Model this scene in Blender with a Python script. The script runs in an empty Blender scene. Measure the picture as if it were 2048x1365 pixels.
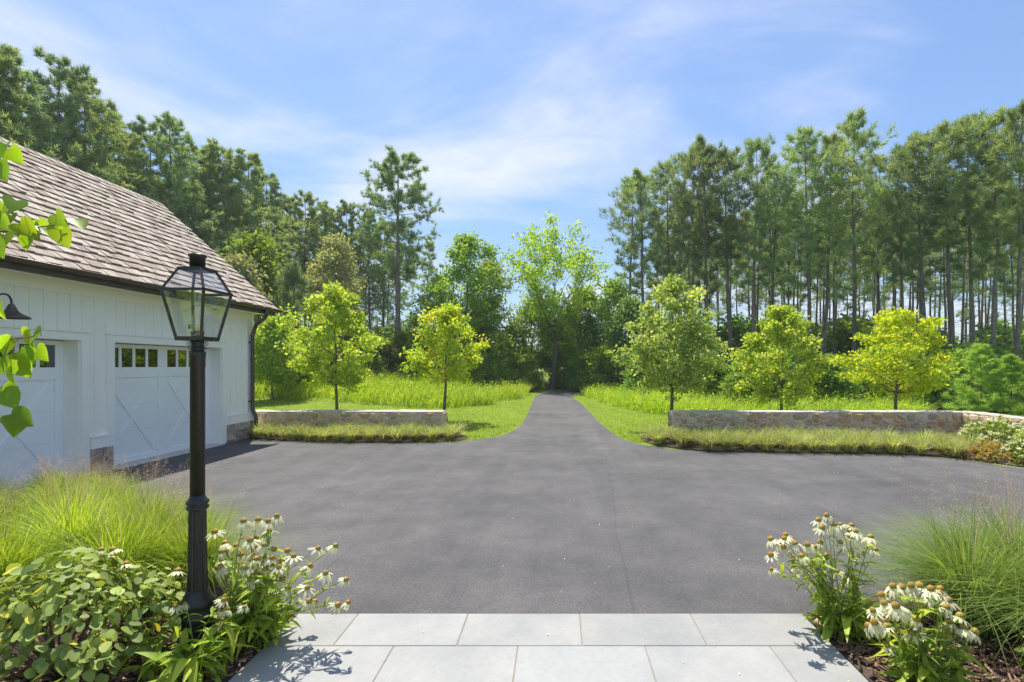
import bpy, bmesh, math
import numpy as np
from mathutils import Vector, Matrix
R = math.radians
SC = bpy.context.scene
COL = SC.collection

# ------------------------------------------------------------------ camera
FPX, UC, VC, EYE = 1000.0, 1114.0, 732.0, 1.9      # focal length and vanishing point measured on the 2048 px photograph
cam = bpy.data.cameras.new('camera')
cam.sensor_width = 36.0
cam.lens = 36.0 * FPX / 2048.0
cam.shift_x = -(UC - 1024.0) / 2048.0
cam.shift_y = (VC - 682.5) / 2048.0
cam.clip_start, cam.clip_end = 0.05, 4000.0
camo = bpy.data.objects.new('camera', cam)
camo.location = (0, 0, EYE)
camo.rotation_euler = (R(90), 0, 0)
COL.objects.link(camo)
SC.camera = camo

# ------------------------------------------------------------------ sun, sky, exposure
SUN_TO = Vector((-0.20, 0.40, 0.895)).normalized()         # direction from the ground to the sun
sl = bpy.data.lights.new('sun', 'SUN')
sl.energy = 3.7
sl.angle = R(0.53)
sl.color = (1.0, 0.95, 0.86)
so = bpy.data.objects.new('sun', sl)
so.rotation_euler = SUN_TO.to_track_quat('Z', 'Y').to_euler()
so.location = (-10, 20, 45)
COL.objects.link(so)

world = bpy.data.worlds.new('World')
SC.world = world
world.use_nodes = True
nt = world.node_tree
nt.nodes.clear()
N = nt.nodes.new
L = nt.links.new
out = N('ShaderNodeOutputWorld')
bg = N('ShaderNodeBackground')
bg.inputs['Strength'].default_value = 0.15
L(bg.outputs[0], out.inputs[0])
sky = N('ShaderNodeTexSky')
sky.sky_type = 'NISHITA'
sky.sun_disc = False
sky.sun_elevation = math.asin(SUN_TO.z)
sky.sun_rotation = math.atan2(SUN_TO.x, SUN_TO.y)
sky.altitude = 150
sky.air_density = 1.0
sky.dust_density = 0.4
sky.ozone_density = 5.0
tc = N('ShaderNodeTexCoord')
sep = N('ShaderNodeSeparateXYZ'); L(tc.outputs['Generated'], sep.inputs[0])
def wmath(op, a, b=None, clamp=False):
    m = N('ShaderNodeMath'); m.operation = op; m.use_clamp = clamp
    for i, q in enumerate((a, b)):
        if q is None: continue
        if isinstance(q, (int, float)): m.inputs[i].default_value = q
        else: L(q, m.inputs[i])
    return m.outputs[0]
zz = wmath('ADD', wmath('MAXIMUM', sep.outputs[2], 0.0), 0.16)
px = wmath('DIVIDE', sep.outputs[0], zz)
py = wmath('DIVIDE', sep.outputs[1], zz)
cmb = N('ShaderNodeCombineXYZ'); L(px, cmb.inputs[0]); L(py, cmb.inputs[1])
mp = N('ShaderNodeMapping'); L(cmb.outputs[0], mp.inputs[0])
mp.inputs['Location'].default_value = (30.5, 9.1, 0.0)
mp.inputs['Rotation'].default_value = (0, 0, R(5))
mp.inputs['Scale'].default_value = (0.75, 1.25, 1.0)
n1 = N('ShaderNodeTexNoise'); L(mp.outputs[0], n1.inputs['Vector'])
n1.inputs['Scale'].default_value = 0.85
n1.inputs['Detail'].default_value = 7.0
n1.inputs['Roughness'].default_value = 0.55
n1.inputs['Distortion'].default_value = 0.5
n2 = N('ShaderNodeTexNoise'); L(mp.outputs[0], n2.inputs['Vector'])
n2.inputs['Scale'].default_value = 3.5
n2.inputs['Detail'].default_value = 6.0
n2.inputs['Distortion'].default_value = 1.2
mr = N('ShaderNodeMapRange'); mr.interpolation_type = 'SMOOTHSTEP'
L(n1.outputs[0], mr.inputs[0])
mr.inputs[1].default_value, mr.inputs[2].default_value = 0.44, 0.70
mr2 = N('ShaderNodeMapRange'); L(n2.outputs[0], mr2.inputs[0])
mr2.inputs[1].default_value, mr2.inputs[2].default_value = 0.25, 0.75
mr2.inputs[3].default_value, mr2.inputs[4].default_value = 0.45, 1.0
mask = wmath('MULTIPLY', wmath('MULTIPLY', mr.outputs[0], mr2.outputs[0]), 0.9, True)
mx = N('ShaderNodeMix'); mx.data_type = 'RGBA'
bw = N('ShaderNodeRGBToBW'); L(sky.outputs[0], bw.inputs[0])
roll = wmath('DIVIDE', 1.0, wmath('ADD', 1.0, wmath('MULTIPLY', bw.outputs[0], 0.22)))     # even shoulder over the whole sky, as in the exposure-blended photograph
scl = N('ShaderNodeVectorMath'); scl.operation = 'SCALE'; L(sky.outputs[0], scl.inputs[0]); L(roll, scl.inputs['Scale'])
L(mask, mx.inputs[0]); L(scl.outputs[0], mx.inputs[6])
mx.inputs[7].default_value = (3.3, 3.35, 3.75, 1)
hs = N('ShaderNodeHueSaturation'); hs.inputs['Saturation'].default_value = 0.98; L(mx.outputs[2], hs.inputs['Color']); L(hs.outputs[0], bg.inputs['Color'])

vs = SC.view_settings
vs.view_transform = 'Standard'
vs.look = 'None'
vs.exposure = 1.03
vs.gamma = 1.0
vs.use_curve_mapping = False
SC.cycles.max_bounces = 9
SC.cycles.transparent_max_bounces = 12
SC.cycles.transmission_bounces = 6
SC.cycles.diffuse_bounces = 5
SC.cycles.caustics_reflective = False
SC.cycles.caustics_refractive = False
SC.cycles.sample_clamp_indirect = 6.0

# ------------------------------------------------------------------ materials
MAT = {}
class NT:
    def __init__(s, name):
        m = bpy.data.materials.new(name); m.use_nodes = True
        s.m = m; s.t = m.node_tree; s.t.nodes.clear(); MAT[name] = m
        s.o = s.n('ShaderNodeOutputMaterial')
    def n(s, kind, **kw):
        q = s.t.nodes.new(kind)
        for k, v in kw.items(): setattr(q, k, v)
        return q
    def l(s, a, b): s.t.links.new(a, b)
    def attr(s, name='rnd'):
        return s.n('ShaderNodeAttribute', attribute_name=name).outputs['Fac']
    def math(s, op, a, b=None, clamp=False):
        m = s.n('ShaderNodeMath', operation=op, use_clamp=clamp)
        for i, q in enumerate((a, b)):
            if q is None: continue
            if isinstance(q, (int, float)): m.inputs[i].default_value = q
            else: s.l(q, m.inputs[i])
        return m.outputs[0]
    def ramp(s, fac, stops, interp='LINEAR'):
        r = s.n('ShaderNodeValToRGB'); r.color_ramp.interpolation = interp
        e = r.color_ramp.elements
        while len(e) < len(stops): e.new(0.5)
        for q, (p, c) in zip(e, stops):
            q.position = p; q.color = (*c, 1)
        s.l(fac, r.inputs[0]); return r.outputs[0]
    def noise(s, scale, detail=4, rough=0.55, vec=None, stretch=None, dist=0.0):
        if vec is None: vec = s.n('ShaderNodeTexCoord').outputs['Object']
        if stretch:
            mp = s.n('ShaderNodeMapping'); mp.inputs['Scale'].default_value = stretch
            s.l(vec, mp.inputs[0]); vec = mp.outputs[0]
        q = s.n('ShaderNodeTexNoise'); s.l(vec, q.inputs['Vector'])
        q.inputs['Scale'].default_value = scale; q.inputs['Detail'].default_value = detail
        q.inputs['Roughness'].default_value = rough; q.inputs['Distortion'].default_value = dist
        return q.outputs[0]
    def mixc(s, f, a, b, blend='MIX'):
        q = s.n('ShaderNodeMix', data_type='RGBA', blend_type=blend)
        for i, v in ((0, f), (6, a), (7, b)):
            if isinstance(v, (int, float)): q.inputs[i].default_value = v
            elif isinstance(v, tuple): q.inputs[i].default_value = (*v, 1)
            else: s.l(v, q.inputs[i])
        return q.outputs[2]
    def bright(s, col, fac):
        """multiply a colour by a scalar socket"""
        q = s.n('ShaderNodeVectorMath', operation='SCALE'); s.l(col, q.inputs[0]); s.l(fac, q.inputs['Scale'])
        return q.outputs[0]
    def rng(s, fac, a0, a1, b0, b1):
        q = s.n('ShaderNodeMapRange'); s.l(fac, q.inputs[0])
        for i, v in enumerate((a0, a1, b0, b1)): q.inputs[i + 1].default_value = v
        return q.outputs[0]
    def bsdf(s, col, rough=0.6, metal=0.0, bump=None, bstr=0.3, bdist=0.01, spec=0.5, link=True):
        p = s.n('ShaderNodeBsdfPrincipled')
        if isinstance(col, tuple): p.inputs['Base Color'].default_value = (*col, 1)
        else: s.l(col, p.inputs['Base Color'])
        if isinstance(rough, (int, float)): p.inputs['Roughness'].default_value = rough
        else: s.l(rough, p.inputs['Roughness'])
        p.inputs['Metallic'].default_value = metal
        p.inputs['Specular IOR Level'].default_value = spec
        if bump is not None:
            b = s.n('ShaderNodeBump'); b.inputs['Strength'].default_value = bstr
            b.inputs['Distance'].default_value = bdist
            s.l(bump, b.inputs['Height']); s.l(b.outputs[0], p.inputs['Normal'])
        if link: s.l(p.outputs[0], s.o.inputs[0])
        return p
    def objrand(s): return s.n('ShaderNodeObjectInfo').outputs['Random']

def leaf_mat(name, cols, trans=0.4, rough=0.5, tint=(1.25, 1.2, 0.55), spec=0.3, ov=0.25):
    t = NT(name)
    stops = [(i / (len(cols) - 1), c) for i, c in enumerate(cols)]
    c = t.ramp(t.attr(), stops)
    c = t.bright(c, t.rng(t.objrand(), 0, 1, 1 - ov, 1 + ov))
    p = t.bsdf(c, rough, spec=spec, link=False)
    tr = t.n('ShaderNodeBsdfTranslucent')
    t.l(t.mixc(1.0, c, tint, 'MULTIPLY'), tr.inputs[0])
    mxs = t.n('ShaderNodeMixShader'); mxs.inputs[0].default_value = trans
    t.l(p.outputs[0], mxs.inputs[1]); t.l(tr.outputs[0], mxs.inputs[2])
    t.l(mxs.outputs[0], t.o.inputs[0])
    return t.m

leaf_mat('maple_green', [(0.186, 0.308, 0.0391), (0.315, 0.446, 0.0501), (0.543, 0.615, 0.0945), (0.631, 0.679, 0.25)], .58, ov=.05)
leaf_mat('maple_gold', [(0.233, 0.396, 0.0322), (0.388, 0.545, 0.0451), (0.582, 0.659, 0.0772), (0.749, 0.594, 0.129)], .58, ov=.05)
leaf_mat('maple_silver', [(0.189, 0.29, 0.0653), (0.29, 0.406, 0.102), (0.522, 0.594, 0.246), (0.64, 0.64, 0.203)], .58, ov=.05)
leaf_mat('maple_yellow', [(0.259, 0.382, 0.022), (0.439, 0.56, 0.03), (0.619, 0.662, 0.05), (0.623, 0.536, 0.08)], .58, ov=.05)
leaf_mat('leaf_green', [(0.16, 0.271, 0.0513), (0.239, 0.384, 0.0641), (0.384, 0.528, 0.0881)], .58)
leaf_mat('leaf_light', [(0.174, 0.278, 0.0406), (0.29, 0.406, 0.0522), (0.464, 0.534, 0.0928)], .58)
leaf_mat('leaf_oak', [(0.182, 0.316, 0.0412), (0.293, 0.451, 0.0528), (0.504, 0.534, 0.0734)], .58)
leaf_mat('leaf_pale', [(0.232, 0.267, 0.105), (0.336, 0.36, 0.162), (0.464, 0.441, 0.232)], .42)
leaf_mat('leaf_dark', [(0.13, 0.24, 0.0642), (0.2, 0.339, 0.08), (0.299, 0.44, 0.11)], .58)
leaf_mat('needle', [(0.196, 0.273, 0.131), (0.299, 0.384, 0.162), (0.484, 0.525, 0.197)], .48, tint=(1.15, 1.15, .6))
leaf_mat('needle_blue', [(0.189, 0.279, 0.15), (0.289, 0.382, 0.19), (0.428, 0.485, 0.217)], .48, tint=(1.1, 1.15, .65))
leaf_mat('needle_light', [(0.188, 0.322, 0.0713), (0.288, 0.444, 0.0907), (0.432, 0.538, 0.13)], .5)
leaf_mat('meadow', [(0.208, 0.333, 0.0215), (0.302, 0.443, 0.0255), (0.407, 0.524, 0.0392), (0.492, 0.505, 0.0884)], .55)
leaf_mat('lawn', [(0.23, 0.336, 0.0288), (0.336, 0.442, 0.0346), (0.442, 0.49, 0.0768)], .5)
leaf_mat('sedge', [(0.175, 0.258, 0.0839), (0.284, 0.365, 0.0979), (0.415, 0.441, 0.14), (0.599, 0.516, 0.335)], .45)
leaf_mat('switchgrass', [(0.183, 0.301, 0.0323), (0.301, 0.43, 0.0376), (0.451, 0.538, 0.0645), (0.666, 0.624, 0.236)], .52)
leaf_mat('switchgrass_cool', [(0.134, 0.23, 0.048), (0.202, 0.307, 0.0672), (0.298, 0.374, 0.096), (0.518, 0.49, 0.24)], .5)
leaf_mat('seed_head', [(.42, .27, .19), (.55, .38, .27), (.64, .50, .36)], .4, tint=(1.1, 1, .9))
leaf_mat('cone_leaf', [(0.202, 0.315, 0.04), (0.31, 0.423, 0.05), (0.482, 0.573, 0.07)], .48)
leaf_mat('cone_stem', [(0.192, 0.24, 0.056), (0.272, 0.312, 0.08), (0.336, 0.336, 0.112)], .25)
leaf_mat('round_leaf', [(0.231, 0.312, 0.0765), (0.302, 0.388, 0.09), (0.441, 0.516, 0.0998), (0.8, 0.654, 0.09)], .38, rough=.55, spec=.3)
leaf_mat('redbud_leaf', [(0.19, 0.34, 0.035), (0.28, 0.44, 0.03), (0.38, 0.5, 0.03)], .68, rough=.42, spec=.4)
leaf_mat('orange_leaf', [(.22, .27, .06), (.42, .30, .08), (.58, .36, .11)], .4)
leaf_mat('petal', [(0.72, 0.693, 0.43), (0.82, 0.792, 0.533), (0.86, 0.86, 0.636)], .4, tint=(1.0, 1.0, .85))
leaf_mat('blossom', [(.62, .61, .36), (.76, .74, .50), (.84, .82, .64)], .35, tint=(1, 1, .8))
leaf_mat('far_leaf', [(.08, .14, .06), (.11, .18, .075), (.15, .22, .09)], .3)

t = NT('bark_pine'); v = t.noise(7, 5, .6, stretch=(1, 1, .35))
t.bsdf(t.bright(t.ramp(v, [(.3, (.10, .08, .07)), (.55, (.21, .17, .145)), (.75, (.32, .25, .21))]), t.rng(t.objrand(), 0, 1, .75, 1.25)), .95, bump=v, bstr=.6, bdist=.05)
t = NT('bark_brown'); v = t.noise(14, 5, .6, stretch=(1, 1, .3))
t.bsdf(t.ramp(v, [(.3, (.09, .07, .05)), (.7, (.21, .165, .125))]), .9, bump=v, bstr=.5, bdist=.02)
t = NT('bark_young'); v = t.noise(30, 4, .6, stretch=(1, 1, .4))
t.bsdf(t.ramp(v, [(.3, (.10, .075, .05)), (.7, (.18, .14, .10))]), .85, bump=v, bstr=.3, bdist=.01)

# asphalt: seal-coated drive with aggregate speckle, paler worn wheel paths and a few dull patches
t = NT('asphalt')
big = t.noise(.45, 4, .6); mid = t.noise(2.3, 5, .62, dist=.6)
strk = t.noise(1.1, 5, .6, stretch=(.5, 1.1, 1)); spk = t.noise(70, 4, .8)
lane = t.noise(1.0, 3, .5, stretch=(2.2, .12, 1))
f = t.math('ADD', t.math('MULTIPLY', big, .36), t.math('ADD', t.math('MULTIPLY', mid, .30), t.math('ADD', t.math('MULTIPLY', strk, .24), t.math('MULTIPLY', lane, .2))))
c = t.ramp(f, [(.40, (.058, .056, .056)), (.53, (.088, .084, .083)), (.66, (.120, .114, .111))])
c = t.bright(c, t.rng(spk, .3, .7, .5, 1.5))
geo = t.n('ShaderNodeSeparateXYZ'); t.l(t.n('ShaderNodeTexCoord').outputs['Object'], geo.inputs[0])
wv = t.math('MULTIPLY', t.math('SUBTRACT', t.noise(.5, 3, .5), .5), .9)
for x0_, sl_, wd_, amt in ((-2.12, .0, .018, .34), (.32, .066, .02, .36), (4.1, .02, .016, .25), (.62, -.05, .16, .10), (-.85, -.02, .17, .11), (-3.4, .04, .2, .09)):   # paver seams and faint tyre tracks
    dd = t.math('ABSOLUTE', t.math('SUBTRACT', t.math('SUBTRACT', t.math('ADD', geo.outputs[0], t.math('MULTIPLY', wv, .25 if wd_ < .1 else 1.2)), t.math('MULTIPLY', geo.outputs[1], sl_)), x0_))
    fc = t.n('ShaderNodeMapRange', interpolation_type='SMOOTHSTEP'); t.l(dd, fc.inputs[0])
    fc.inputs[1].default_value = wd_; fc.inputs[2].default_value = wd_ * .2; fc.inputs[3].default_value = 0; fc.inputs[4].default_value = amt
    c = t.mixc(t.math('MULTIPLY', fc.outputs[0], t.rng(t.noise(1.3, 4, .6), .35, .65, .2, 1)), c, (.035, .033, .033))
c = t.mixc(t.rng(t.noise(.9, 5, .7, dist=1.5), .66, .74, 0, .22), c, (.17, .16, .15))
chip = t.n('ShaderNodeTexVoronoi'); chip.inputs['Scale'].default_value = 75
t.l(t.n('ShaderNodeTexCoord').outputs['Object'], chip.inputs['Vector'])
chf = t.math('MULTIPLY', t.math('LESS_THAN', chip.outputs['Distance'], .20), t.math('GREATER_THAN', t.noise(40, 2), .60))
c = t.mixc(t.math('MULTIPLY', chf, .5), c, (.30, .29, .28))
bumpv = t.math('ADD', t.math('MULTIPLY', spk, .8), t.math('MULTIPLY', mid, .3))
t.bsdf(c, .88, bump=bumpv, bstr=.55, bdist=.006, spec=.35)

t = NT('bluestone')
n_ = t.noise(2.2, 6, .6); f_ = t.noise(28, 5, .65); st = t.noise(3.4, 6, .7, dist=1.0)
c = t.ramp(n_, [(.3, (.28, .283, .275)), (.55, (.33, .325, .308)), (.75, (.37, .36, .33))])
c = t.bright(c, t.rng(t.attr(), 0, 1, .84, 1.08))
c = t.mixc(t.rng(t.attr(), .55, 1, 0, .35), c, (.27, .29, .28))
c = t.bright(c, t.rng(f_, .3, .7, .94, 1.06))
c = t.mixc(t.rng(st, .62, .78, 0, .35), c, (.40, .36, .29))
t.bsdf(c, .8, bump=f_, bstr=.2, bdist=.004, spec=.3)
t = NT('joint_sand'); t.bsdf(t.ramp(t.noise(40, 3), [(.3, (.22, .19, .14)), (.7, (.34, .30, .23))]), .95)

t = NT('soil'); v = t.noise(9, 6, .7)
t.bsdf(t.ramp(v, [(.3, (.035, .024, .018)), (.55, (.09, .058, .04)), (.75, (.17, .10, .07))]), .95, bump=v, bstr=.8, bdist=.04)
t = NT('mulch_chip'); t.bsdf(t.ramp(t.attr(), [(0, (.05, .03, .02)), (.5, (.16, .09, .06)), (.85, (.27, .15, .10)), (1, (.40, .27, .18))]), .9)

t = NT('turf'); v = t.noise(1.6, 6, .65); v2 = t.noise(22, 4, .7)
c = t.ramp(v, [(.3, (.12, .19, .02)), (.55, (.18, .26, .025)), (.72, (.25, .28, .055))])
t.bsdf(t.bright(c, t.rng(v2, .3, .7, .75, 1.25)), .95, bump=v2, bstr=.7, bdist=.03, spec=.2)
t = NT('forest_floor'); v = t.noise(.8, 6, .65)
t.bsdf(t.ramp(v, [(.3, (.05, .04, .022)), (.5, (.09, .075, .04)), (.7, (.09, .12, .035))]), .95, bump=v, bstr=.6, bdist=.2)

t = NT('mortar'); v = t.noise(18, 5, .65)
t.bsdf(t.ramp(v, [(.3, (.56, .48, .36)), (.7, (.72, .63, .49))]), .95, bump=v, bstr=.5, bdist=.02)
t = NT('field_stone'); v = t.noise(9, 6, .68, dist=.6); v2 = t.noise(40, 4, .7)
c = t.ramp(t.attr(), [(0, (.36, .27, .14)), (.16, (.56, .44, .26)), (.32, (.42, .25, .10)), (.46, (.62, .50, .29)), (.58, (.33, .285, .20)), (.72, (.56, .35, .13)), (.86, (.64, .52, .31)), (1, (.43, .34, .20))], 'LINEAR')
c = t.mixc(t.rng(v, .45, .75, 0, .5), c, (.52, .37, .23))
c = t.bright(c, t.rng(v2, .3, .7, .88, 1.34))
t.bsdf(c, .9, bump=t.math('ADD', v, t.math('MULTIPLY', v2, .4)), bstr=.6, bdist=.03)
t = NT('cap_stone'); v = t.noise(7, 5, .65)
t.bsdf(t.bright(t.ramp(v, [(.3, (.42, .37, .29)), (.7, (.60, .54, .44))]), t.rng(t.attr(), 0, 1, .85, 1.1)), .9, bump=v, bstr=.5, bdist=.02)

t = NT('white_paint'); v = t.noise(1.5, 5, .6)
t.bsdf(t.ramp(v, [(.3, (.86, .845, .79)), (.7, (.90, .885, .835))]), .45, bump=t.noise(60, 3), bstr=.05, bdist=.002)
t = NT('door_white'); t.bsdf(t.ramp(t.noise(1.2, 4), [(.3, (.84, .85, .855)), (.7, (.88, .885, .89))]), .4)
t = NT('joint_white'); t.bsdf((.55, .56, .57), .6)
t = NT('bronze'); t.bsdf(t.ramp(t.noise(6, 4), [(.3, (.085, .062, .05)), (.7, (.12, .092, .076))]), .38, metal=.4)
t = NT('cedar'); gr = t.noise(26, 4, .65, stretch=(1, 3.2, 1)); ln = t.noise(3, 3)
c = t.ramp(t.attr(), [(0, (.25, .185, .14)), (.3, (.34, .27, .215)), (.6, (.42, .35, .285)), (.85, (.48, .415, .35)), (1, (.30, .23, .18))])
t.bsdf(t.bright(c, t.rng(gr, .3, .7, .72, 1.25)), .9, bump=gr, bstr=.4, bdist=.01)
t = NT('brick'); v = t.noise(25, 5, .65)
c = t.ramp(t.attr(), [(0, (.25, .17, .13)), (.35, (.36, .27, .21)), (.65, (.46, .37, .30)), (.85, (.58, .51, .44)), (1, (.22, .18, .16))])
t.bsdf(t.mixc(t.rng(v, .5, .75, 0, .5), c, (.45, .41, .36)), .9, bump=v, bstr=.4, bdist=.01)
t = NT('brick_mortar'); t.bsdf(t.ramp(t.noise(20, 4), [(.3, (.42, .38, .32)), (.7, (.55, .51, .45))]), .95)
t = NT('black_iron'); v = t.noise(45, 3)
t.bsdf(t.ramp(v, [(.3, (.013, .013, .013)), (.7, (.022, .0215, .021))]), .40, metal=.0, bump=v, bstr=.08, bdist=.003)
t = NT('aged_copper'); t.bsdf(t.ramp(t.noise(18, 4), [(.3, (.030, .027, .025)), (.7, (.06, .053, .048))]), .36, metal=.4)
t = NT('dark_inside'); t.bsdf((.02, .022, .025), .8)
t = NT('cone_center'); t.bsdf(t.ramp(t.attr(), [(0, (.18, .19, .03)), (.45, (.33, .23, .025)), (1, (.40, .16, .03))]), .7)
t = NT('fence_wood'); t.bsdf(t.ramp(t.noise(10, 4), [(.3, (.28, .17, .09)), (.7, (.42, .28, .16))]), .85)
t = NT('bulb'); t.bsdf((.75, .6, .35), .2)
t = NT('cobble'); t.bsdf((.55, .5, .44), .9)

def glass_mat(name, tint, refl_min, refl_max, rough=0.02):
    t = NT(name)
    lw = t.n('ShaderNodeLayerWeight'); lw.inputs['Blend'].default_value = .5
    g = t.n('ShaderNodeBsdfGlossy'); g.inputs['Roughness'].default_value = rough
    tr = t.n('ShaderNodeBsdfTransparent'); tr.inputs[0].default_value = (*tint, 1)
    m = t.n('ShaderNodeMixShader'); t.l(t.rng(t.math('POWER', lw.outputs['Facing'], 4.0), 0, 1, refl_min, refl_max), m.inputs[0])
    t.l(tr.outputs[0], m.inputs[1]); t.l(g.outputs[0], m.inputs[2]); t.l(m.outputs[0], t.o.inputs[0])
glass_mat('lantern_glass', (.985, .992, .99), .07, .8)
glass_mat('door_glass', (.45, .48, .50), .20, .9)

# ------------------------------------------------------------------ mesh helpers
def np_mesh(name, V, tri=None, quad=None, rnd=None, mat=None, smooth=False):
    V = np.asarray(V, np.float32).reshape(-1, 3)
    me = bpy.data.meshes.new(name)
    tri = np.zeros((0, 3), np.int32) if tri is None else np.asarray(tri, np.int32).reshape(-1, 3)
    quad = np.zeros((0, 4), np.int32) if quad is None else np.asarray(quad, np.int32).reshape(-1, 4)
    lo = np.concatenate([tri.ravel(), quad.ravel()])
    st = np.concatenate([np.arange(len(tri)) * 3, len(tri) * 3 + np.arange(len(quad)) * 4]).astype(np.int32)
    me.vertices.add(len(V)); me.vertices.foreach_set('co', V.ravel())
    me.loops.add(len(lo)); me.loops.foreach_set('vertex_index', lo.astype(np.int32))
    me.polygons.add(len(st)); me.polygons.foreach_set('loop_start', st)
    if smooth: me.polygons.foreach_set('use_smooth', np.ones(len(st), bool))
    me.update(calc_edges=True)
    if rnd is not None:
        a = me.attributes.new('rnd', 'FLOAT', 'POINT')
        a.data.foreach_set('value', np.asarray(rnd, np.float32).ravel())
    if mat: me.materials.append(MAT[mat])
    return me

def link(name, me, parent=None, loc=None, rot=None, scale=None):
    o = bpy.data.objects.new(name, me)
    COL.objects.link(o)
    if parent is not None: o.parent = parent
    if loc is not None: o.location = loc
    if rot is not None: o.rotation_euler = rot
    if scale is not None: o.scale = (scale,) * 3 if isinstance(scale, (int, float)) else scale
    return o

def tag(o, label=None, cat=None, group=None, kind=None):
    if label: o['label'] = label
    if cat: o['category'] = cat
    if group: o['group'] = group
    if kind: o['kind'] = kind
    return o

def thing(name, label, cat, loc=(0, 0, 0), rz=0.0, group=None):
    return tag(link(name, None, loc=loc, rot=(0, 0, rz)), label, cat, group)

def dup(root, loc, rz=0.0, scale=1.0, label=None, group=None, tilt=(0, 0)):
    r = root.copy(); COL.objects.link(r)
    r.location = loc; r.rotation_euler = (tilt[0], tilt[1], rz)
    r.scale = (scale,) * 3 if isinstance(scale, (int, float)) else scale
    if label: r['label'] = label
    if group: r['group'] = group
    for ch in root.children:
        c = ch.copy(); COL.objects.link(c); c.parent = r
        for g in ch.children:
            d = g.copy(); COL.objects.link(d); d.parent = c
    return r

def at(u, v, Y):
    return Vector(((u - UC) * Y / FPX, Y, EYE + (VC - v) * Y / FPX))

class B:
    """collects polygons; build() links them as ONE mesh object"""
    def __init__(s): s.v = []; s.f = []; s.r = []; s.sm = []
    def add(s, vs, fs, rnd=0.5, smooth=False):
        b = len(s.v); s.v += [tuple(q) for q in vs]; s.r += [rnd] * len(vs)
        s.f += [tuple(b + i for i in f) for f in fs]; s.sm += [smooth] * len(fs); return s
    def box(s, x0, x1, y0, y1, z0, z1, rnd=0.5):
        return s.add([(x0, y0, z0), (x1, y0, z0), (x1, y1, z0), (x0, y1, z0), (x0, y0, z1), (x1, y0, z1), (x1, y1, z1), (x0, y1, z1)],
                     [(3, 2, 1, 0), (4, 5, 6, 7), (0, 1, 5, 4), (1, 2, 6, 5), (2, 3, 7, 6), (3, 0, 4, 7)], rnd)
    def bar(s, a, b, w, h, up=(0, 0, 1)):
        a, b, up = Vector(a), Vector(b), Vector(up)
        d = (b - a).normalized(); sd = d.cross(up)
        if sd.length < 1e-4: sd = d.cross(Vector((1, 0, 0)))
        sd.normalize(); u2 = sd.cross(d)
        q = [sd * (i * w / 2) + u2 * (j * h / 2) for i, j in ((-1, -1), (1, -1), (1, 1), (-1, 1))]
        return s.add([a + k for k in q] + [b + k for k in q], [(0, 1, 2, 3), (7, 6, 5, 4), (0, 4, 5, 1), (1, 5, 6, 2), (2, 6, 7, 3), (3, 7, 4, 0)])
    def tube(s, pts, rad, sides=8, cap=True, rnd=0.5, smooth=True):
        V, Q = tube_np(np.array([tuple(p) for p in pts], float), np.array(rad if hasattr(rad, '__len__') else [rad] * len(pts), float), sides)
        s.add(V, Q, rnd, smooth)
        if cap:
            n = len(V); b = len(s.v) - n
            s.f += [tuple(b + i for i in range(sides))[::-1], tuple(b + n - sides + i for i in range(sides))]; s.sm += [False, False]
        return s
    def lathe(s, prof, c=(0, 0), sides=24, smooth=True, cap=True):
        vs, fs = [], []
        for r, z in prof:
            for k in range(sides):
                a = 2 * math.pi * k / sides; vs.append((c[0] + r * math.cos(a), c[1] + r * math.sin(a), z))
        for i in range(len(prof) - 1):
            for k in range(sides):
                k2 = (k + 1) % sides
                fs.append((i * sides + k, i * sides + k2, (i + 1) * sides + k2, (i + 1) * sides + k))
        s.add(vs, fs, .5, smooth)
        if cap:
            n = len(vs); b = len(s.v) - n
            s.f += [tuple(b + i for i in range(sides))[::-1], tuple(b + n - sides + i for i in range(sides))]; s.sm += [False, False]
        return s
    def mesh(s, name, mat):
        me = bpy.data.meshes.new(name); me.from_pydata(s.v, [], s.f)
        me.polygons.foreach_set('use_smooth', s.sm)
        a = me.attributes.new('rnd', 'FLOAT', 'POINT'); a.data.foreach_set('value', s.r)
        me.materials.append(MAT[mat]); me.update(); return me
    def build(s, name, mat, parent=None, **kw): return link(name, s.mesh(name, mat), parent, **kw)

def tube_np(P, rad, sides):
    n = len(P)
    T = np.gradient(P, axis=0); T /= np.linalg.norm(T, axis=1)[:, None] + 1e-9
    ref = np.array([0.0, 0, 1]) if abs(T[0, 2]) < .8 else np.array([1.0, 0, 0])
    A = np.cross(T, ref); A /= np.linalg.norm(A, axis=1)[:, None] + 1e-9
    Bn = np.cross(T, A)
    an = 2 * np.pi * np.arange(sides) / sides
    V = P[:, None, :] + rad[:, None, None] * (np.cos(an)[None, :, None] * A[:, None, :] - np.sin(an)[None, :, None] * Bn[:, None, :])
    i, k = np.meshgrid(np.arange(n - 1), np.arange(sides), indexing='ij'); k2 = (k + 1) % sides
    Q = np.stack([i * sides + k, i * sides + k2, (i + 1) * sides + k2, (i + 1) * sides + k], -1).reshape(-1, 4)
    return V.reshape(-1, 3), Q

def join_np(parts):
    Vs, Fs, b = [], [], 0
    for V, F in parts:
        Vs.append(V); Fs.append(F + b); b += len(V)
    return np.concatenate(Vs), np.concatenate(Fs)

def unit(a): return a / (np.linalg.norm(a, axis=-1, keepdims=True) + 1e-9)

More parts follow.
